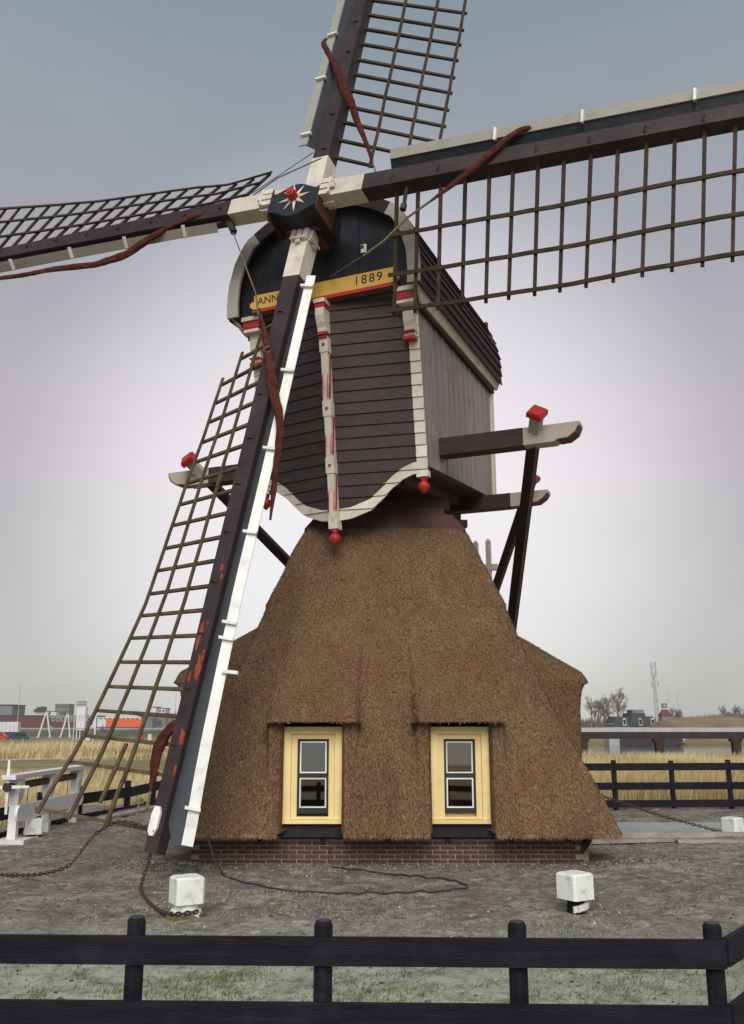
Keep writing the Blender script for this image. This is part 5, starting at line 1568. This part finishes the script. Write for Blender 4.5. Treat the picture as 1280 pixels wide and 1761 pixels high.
# ------------------------------------------------------------------ distance, left
def strip(name, pts, wd, dz, m, kind='structure'):
    mb = MB(); L_, R_ = [], []
    for i, (x, y) in enumerate(pts):
        d = unit(V(*pts[min(i + 1, len(pts) - 1)], 0) - V(*pts[max(0, i - 1)], 0)); n = V(-d[1], d[0], 0)
        for s, l in ((1, L_), (-1, R_)):
            p = V(x, y, 0) + n * wd / 2 * s; l.append((p[0], p[1], float(zg(p[0], p[1])) + dz))
    mb.loft([L_, R_], False, False, closed=False)
    return structure(name, mb, m)
strip('path', [(-95, 92), (-70, 105), (-50, 118), (-40, 126), (-30, 150), (-26, 180)], 6.5, .05, mat('sandy_path', (.40, .36, .27), .95, .12, .3, 0))
strip('road', [(-170, 236), (-100, 240), (-60, 244), (-30, 250)], 9, .06, M_road)
mb = MB(); zr = -.75
mb.loft([[(-260, 318, -2.8), (-40, 318, -2.8)], [(-260, 326, zr), (-40, 326, zr)], [(-260, 352, zr), (-40, 352, zr)], [(-260, 360, -2.8), (-40, 360, -2.8)]], False, False, closed=False)
structure('highway', mb, M_road)
mb = MB(); mb.loft([[(-260, 317.9, -2.75), (-40, 317.9, -2.75)], [(-260, 325.9, zr + .04), (-40, 325.9, zr + .04)]], False, False, closed=False)
structure('verge', mb, mat('grass_verge', (.085, .11, .05), .95, .3, .3, 0))
GO = V(-110, 327, zr)
gr = thing('guard_rail', 'long grey guard rail along the highway on the left', 'guard rail', tuple(GO))
mb = MB(); mb.bbox(-220, -55, 326.9, 327.05, zr + .45, zr + .85); part('beam', mb, M_galv, gr, GO)
mb = MB()
for k in range(42): mb.bbox(-220 + 4 * k, -219.85 + 4 * k, 327.06, 327.2, zr, zr + .75)
part('posts', mb, M_galv, gr, GO, kind='stuff')

# truck: white cab, orange trailer
D = 340; xt0, xt1 = bx(158, D), bx(252, D); zt0 = zr
TO = V((xt0 + xt1) / 2, D, zt0)
tk = thing('truck', 'articulated truck with white cab and orange trailer on the highway', 'truck', tuple(TO))
cab = [(0, .7), (0, 1.9), (.5, 2.9), (.9, 3.5), (2.6, 3.9), (2.6, .7)]
mb = MB(); mb.prism([(xt0 + a, D - 1.25, zt0 + z) for a, z in cab], V(0, 2.5, 0)); part('cab', mb, M_whiteb, tk, TO)
mb = MB(); mb.prism([(xt0 + a, D - 1.28, zt0 + z) for a, z in [(.12, 1.9), (.55, 2.8), (1.5, 2.8), (1.5, 1.9)]], V(0, .025, 0)); part('side_window', mb, M_carglass, tk, TO)
mb = MB(); mb.bbox(xt0 + 3.1, xt0 + 6.2, D - 1.25, D + 1.25, zt0 + 1.1, zt0 + 3.95); part('trailer_front', mb, M_whiteb, tk, TO)
mb = MB(); mb.bbox(xt0 + 6.203, xt1, D - 1.25, D + 1.25, zt0 + 1.1, zt0 + 3.95); part('trailer', mb, M_orange, tk, TO)
mb = MB(); c_ = V(xt0 + 7.0, D - 1.26, zt0 + 2.5)
for k in range(10):
    a0, a1 = -.9 + .18 * k * 1.0, -.9 + .18 * (k + 1)
    mb.bar(c_ + V(1.1 * math.cos(a0), 0, 1.2 * math.sin(a0)), c_ + V(1.1 * math.cos(a1), 0, 1.2 * math.sin(a1)), .02, .22, (0, -1, 0))
part('swoosh', mb, M_whiteb, tk, TO, kind='stuff')
mb = MB(); mb.bbox(xt0 + 2.5, xt1 - .3, D - 1.0, D + 1.0, zt0 + .75, zt0 + 1.09); part('chassis', mb, M_blackroof, tk, TO)
for x in (xt0 + 1.3, xt0 + 4.6, xt1 - 4.6, xt1 - 3.3, xt1 - 2.0):
    mb = MB(); mb.lathe((x, D - 1.27, zt0 + .5), [(.5, 0), (.5, .35)], 12, (V(1, 0, 0), BZ, V(0, 1, 0))); part('wheel', mb, M_tyre, tk, TO)

def car(name, label, cat, x, y, z, body, glass, L, m, group=None):
    o = V(x, y, z); t = thing(name, label, cat, tuple(o), group)
    mb = MB(); mb.prism([(x + a * L, y - .85, z + b) for a, b in body], V(0, 1.7, 0)); part('body', mb, m, t, o)
    for gpoly in glass:
        mb = MB(); mb.prism([(x + a * L, y - .865, z + b) for a, b in gpoly], V(0, .012, 0)); part('window', mb, M_carglass, t, o)
    for a in (.18, .80):
        mb = MB(); mb.lathe((x + a * L, y - .87, z + .33), [(.33, 0), (.33, .22)], 14, (V(1, 0, 0), BZ, V(0, 1, 0))); wh = part('wheel', mb, M_tyre, t, o)
        mb = MB(); mb.lathe((x + a * L, y - .885, z + .33), [(.19, 0), (.19, .012)], 12, (V(1, 0, 0), BZ, V(0, 1, 0))); part('rim', mb, M_galv, wh, o)
    return t
van = [(0, .3), (0, 2.15), (.04, 2.3), (.62, 2.3), (.80, 1.35), (.98, 1.15), (1, .85), (1, .3)]
mpv = [(0, .3), (.0, 1.0), (.16, 1.2), (.36, 2.05), (.92, 2.1), (.99, 1.3), (1, .8), (1, .3)]
sedan = [(0, .3), (0, .75), (.20, .92), (.36, 1.42), (.72, 1.45), (.90, .98), (1, .9), (1, .3)]
zc = -2.69
car('van', 'red van parked at the left edge beside a dark car', 'van', bx(-6, 245), 245, zc, van, [[(.58, 1.35), (.58, 2.1), (.70, 1.6), (.76, 1.35)]], bx(21, 245) - bx(-6, 245), M_carred)
car('car', 'blue-black parked car just right of the red van', 'car', bx(22.5, 246), 246, zc, mpv, [[(.22, 1.25), (.38, 1.9), (.52, 1.92), (.52, 1.25)], [(.55, 1.25), (.55, 1.92), (.90, 1.92), (.93, 1.3)]], bx(55, 246) - bx(22.5, 246), M_cardark)
car('car', 'silver-blue car driving on the highway between the gantry legs', 'car', bx(75, 333), 333, zr, sedan, [[(.24, .98), (.38, 1.36), (.52, 1.36), (.52, .98)], [(.55, .98), (.55, 1.36), (.70, 1.36), (.84, 1.0)]], 4.5, M_carsilv)
car('car', 'silver-blue car on the highway right of the orange truck', 'car', bx(270, 338), 338, zr, sedan, [[(.24, .98), (.38, 1.36), (.52, 1.36), (.52, .98)], [(.55, .98), (.55, 1.36), (.70, 1.36), (.84, 1.0)]], 4.4, M_carsilv)
# white trailer parked at the left
D = 300; CO = V(bx(10, D), D, -2.4)
ct = thing('container', 'white container standing in front of the red brick warehouse', 'container', tuple(CO))
mb = MB(); mb.bbox(bx(-25, D), bx(36, D), D, D + 2.5, -1.0, hz(1242, D)); part('body', mb, M_whiteb, ct, CO)
mb = MB()
for k in range(8): mb.bbox(bx(-20 + 7 * k, D), bx(-19.2 + 7 * k, D), D - .06, D - .002, -.9, hz(1243, D))
part('ribs', mb, M_galv, ct, CO, kind='stuff')
mb = MB(); mb.bbox(bx(-22, D), bx(33, D), D + .2, D + 2.2, -2.8, -1.003); part('stand', mb, M_blackroof, ct, CO)
# warehouse
D = 430; WHO = V(bx(60, D), D, -1.4)
wh = thing('warehouse', 'long dark red brick warehouse with a blue window band on the left horizon', 'warehouse', tuple(WHO))
mb = MB(); mb.bbox(bx(-140, D), bx(152, D), D, D + 30, -2.8, hz(1232, D)); part('wall', mb, M_brickred, wh, WHO)
mb = MB(); mb.bbox(bx(-141, D), bx(153, D), D - .3, D + 30.3, hz(1232, D) + .01, hz(1230.8, D)); part('roof_edge', mb, M_blackroof, wh, WHO)
mb = MB(); mb.bbox(bx(82, D), bx(101, D), D - .12, D - .004, hz(1241, D), hz(1235, D)); part('window_band', mb, mat('blue_black_glass', (.03, .04, .08), .2, .1, 1, 0), wh, WHO)
mb = MB(); mb.bbox(bx(153.5, D), bx(256, D), D + 10, D + 30, -2.8, hz(1238, D)); part('low_wing', mb, M_greyb, wh, WHO)
mb = MB(); mb.bbox(bx(160, D), bx(236, D), D + 9.8, D + 9.99, hz(1236.9, D) - .6, hz(1237, D) + .9); part('white_fascia', mb, M_whiteb, wh, WHO)
for k in range(9):
    mb = MB(); x = bx(163 + 8 * k, D); mb.bbox(x, x + 1.5, D + 9.7, D + 9.79, hz(1237.6, D), hz(1235.4, D)); part('window', mb, M_carglass, wh, WHO)
mb = MB(); mb.bbox(bx(-60, D), bx(18, D), D + 4, D + 20, hz(1230.7, D), hz(1214, D)); part('upper_block', mb, M_greyb, wh, WHO)
mb = MB(); mb.bbox(bx(-61, D), bx(19.5, D), D + 3.6, D + 20.4, hz(1214, D) + .01, hz(1212.6, D)); part('upper_roof', mb, M_blackroof, wh, WHO)
def block(label, px0, px1, y0, D, m, name='building', band=None):
    o = V(bx((px0 + px1) / 2, D), D, -2.75); t = thing(name, label, 'building', tuple(o))
    mb = MB(); mb.bbox(bx(px0, D), bx(px1, D), D, D + 12, -2.8, hz(y0, D)); part('wall', mb, m, t, o)
    mb = MB(); mb.bbox(bx(px0, D) - .3, bx(px1, D) + .3, D - .3, D + 12.3, hz(y0, D) + .01, hz(y0, D) + .5); part('roof', mb, M_greyb, t, o)
    if band:
        n = band; w_ = (bx(px1, D) - bx(px0, D)) / n
        for k in range(n):
            mb = MB(); x = bx(px0, D) + w_ * (k + .2); mb.bbox(x, x + w_ * .6, D - .1, D - .002, hz(y0 + 5, D), hz(y0 + 2.2, D)); part('window', mb, M_carglass, t, o)
    return t
block('white flat building behind the warehouse, left of the grey block', 61, 100, 1225, 620, M_whiteb)
block('grey block with dark windows behind the gantry letters', 97, 120, 1213, 640, M_greyb, band=4)
block('white building seen through the lower sail beside bare trees', 256, 270, 1218, 520, M_whiteb)
block('white low building between bare trees left of the thatch', 274, 286, 1220, 525, M_whiteb, band=2)
block('grey long shed right of the orange truck', 252, 330, 1231.5, 480, M_greyb)
# dark billboard shape on the white roof
mb = MB(); D = 619; mb.prism([(bx(a, D), D - 1, hz(b, D)) for a, b in ((62, 1224.4), (82, 1224.4), (82, 1217), (76, 1216), (72, 1217.5), (66, 1217), (66, 1220), (62, 1221))], V(0, 2, 0))
thing('roof_unit', 'dark jagged unit standing on the white flat building', 'roof unit', (bx(72, D), D, hz(1225, D)), None, mb.mesh('roof_unit', (bx(72, D), D, hz(1225, D))), M_blackroof)
# sign tower
D = 410; SO = V(bx(144, D), D, -2.7)
stw = thing('sign_tower', 'pale grey sign tower with open lattice top right of the flagpoles', 'tower', tuple(SO))
mb = MB(); mb.bbox(bx(137, D), bx(152, D), D - 2, D + 1, -2.7, hz(1217, D)); part('shaft', mb, M_whiteb, stw, SO)
for k in range(5):
    mb = MB(); a = 137 + 3.4 * k; mb.bar((bx(a, D), D - 2, hz(1216.9, D)), (bx(a + 1.2, D), D - 2, hz(1208.5, D)), .35, .35); part('lattice_bar', mb, M_galv, stw, SO)
for y in (1208.6, 1213):
    mb = MB(); mb.bbox(bx(136.4, D), bx(152.6, D), D - 2.3, D - 1.7, hz(y, D) - .25, hz(y, D) + .25); part('lattice_rail', mb, M_greyb, stw, SO)
# gantry with big letters
D = 300; GO = V(bx(100, D), D, -2.75)
ga = thing('sign_gantry', 'white A-frame gantry carrying big pale letters GOUDSE POORT', 'gantry', tuple(GO))
for (tx, ty, feet) in ((83, 1223, ((72, 1265), (92.5, 1265))), (120, 1226, ((110, 1258), (126, 1258)))):
    for fx2, fy2 in feet:
        mb = MB(); mb.bar((bx(fx2, D), D, -2.6), (bx(tx, D), D, hz(ty, D)), .42, .42); part('leg', mb, M_whiteb, ga, GO)
        mb = MB(); mb.bbox(bx(fx2, D) - .5, bx(fx2, D) + .5, D - .5, D + .5, -2.85, -2.3); part('foot', mb, M_conc, ga, GO)
for yy in (1231.5, 1233.6):
    mb = MB(); mb.bar((bx(84, D), D, hz(yy, D)), (bx(172, D), D, hz(yy, D)), .18, .18); part('truss_chord', mb, M_galv, ga, GO)
lettering('GOUDSE POORT', 1.95, 'lettering', ga, M_galv, mtx_on(V(bx(133.5, D), D - .3, hz(1238.2, D)), V(1, 0, 0), BZ, GO), 1.08, .06)
mb = MB(); mb.bar((bx(168, D), D, -2.7), (bx(168, D), D, hz(1231, D)), .4, .4); part('leg', mb, M_whiteb, ga, GO)
for px, yt in ((131.5, 1236), (137, 1236), (142.5, 1234)):
    D = 255; x = bx(px, D); mb = MB(); mb.tube([(x, D, -2.75), (x, D, hz(yt, D))], [.14, .10], 6)
    thing('flagpole', {131.5: 'leftmost of the three white flagpoles below the lettered gantry', 137: 'middle of the three white flagpoles below the lettered gantry', 142.5: 'rightmost of the three white flagpoles below the lettered gantry'}[px], 'flagpole', (x, D, -2.75), 'white flagpoles by the road', mb.mesh('flagpole', (x, D, -2.75)), M_whiteb)
for px, yt, D, lab in ((34.5, 1179, 400, 'thin tall mast above the warehouse at the left'), (303, 1166, 420, 'thin tall mast close to the left edge of the thatch')):
    x = bx(px, D); mb = MB(); mb.tube([(x, D, -2.75), (x, D, hz(yt, D))], [.16, .10], 6)
    thing('antenna_mast', lab, 'mast', (x, D, -2.75), None, mb.mesh('antenna_mast', (x, D, -2.75)), M_galv)
def small(name, label, cat, px, y, D, w_, h, m):
    x = bx(px, D); z = -2.75; t = thing(name, label, cat, (x, D, z))
    mb = MB(); mb.cbox((0, 0, h / 2), (w_, .8, h), .06); part('cabinet', mb, m, t)
    mb = MB(); mb.bbox(-w_ * .55, w_ * .55, -.45, .45, -.15, .0); part('plinth', mb, M_conc, t)
    return t
small('utility_cabinet', 'white cabinet on the verge right of the flagpoles', 'cabinet', 157.5, 1272, 250, .95, .95, M_whiteb)
small('utility_cabinet', 'bright red cabinet by the road, seen through the lower sail', 'cabinet', 248, 1266, 262, 1.3, 1.5, M_carred)
small('utility_cabinet', 'pale cabinet by the road just right of the red one', 'cabinet', 262, 1270, 255, .95, 1.6, M_whiteb)

# ------------------------------------------------------------------ damp air
mb = MB(); mb.bbox(-700, 700, -60, 760, -4.0, 27.0)
me = mb.mesh('haze'); M_haze = bpy.data.materials.new('haze'); M_haze.use_nodes = True
n = M_haze.node_tree.nodes; n.remove(n['Principled BSDF'])
pv = n.new('ShaderNodeVolumePrincipled'); pv.inputs['Color'].default_value = (.92, .93, .96, 1); pv.inputs['Density'].default_value = .00035; pv.inputs['Anisotropy'].default_value = .2
M_haze.node_tree.links.new(pv.outputs[0], n['Material Output'].inputs['Volume'])
structure('haze', me, M_haze, kind='stuff')
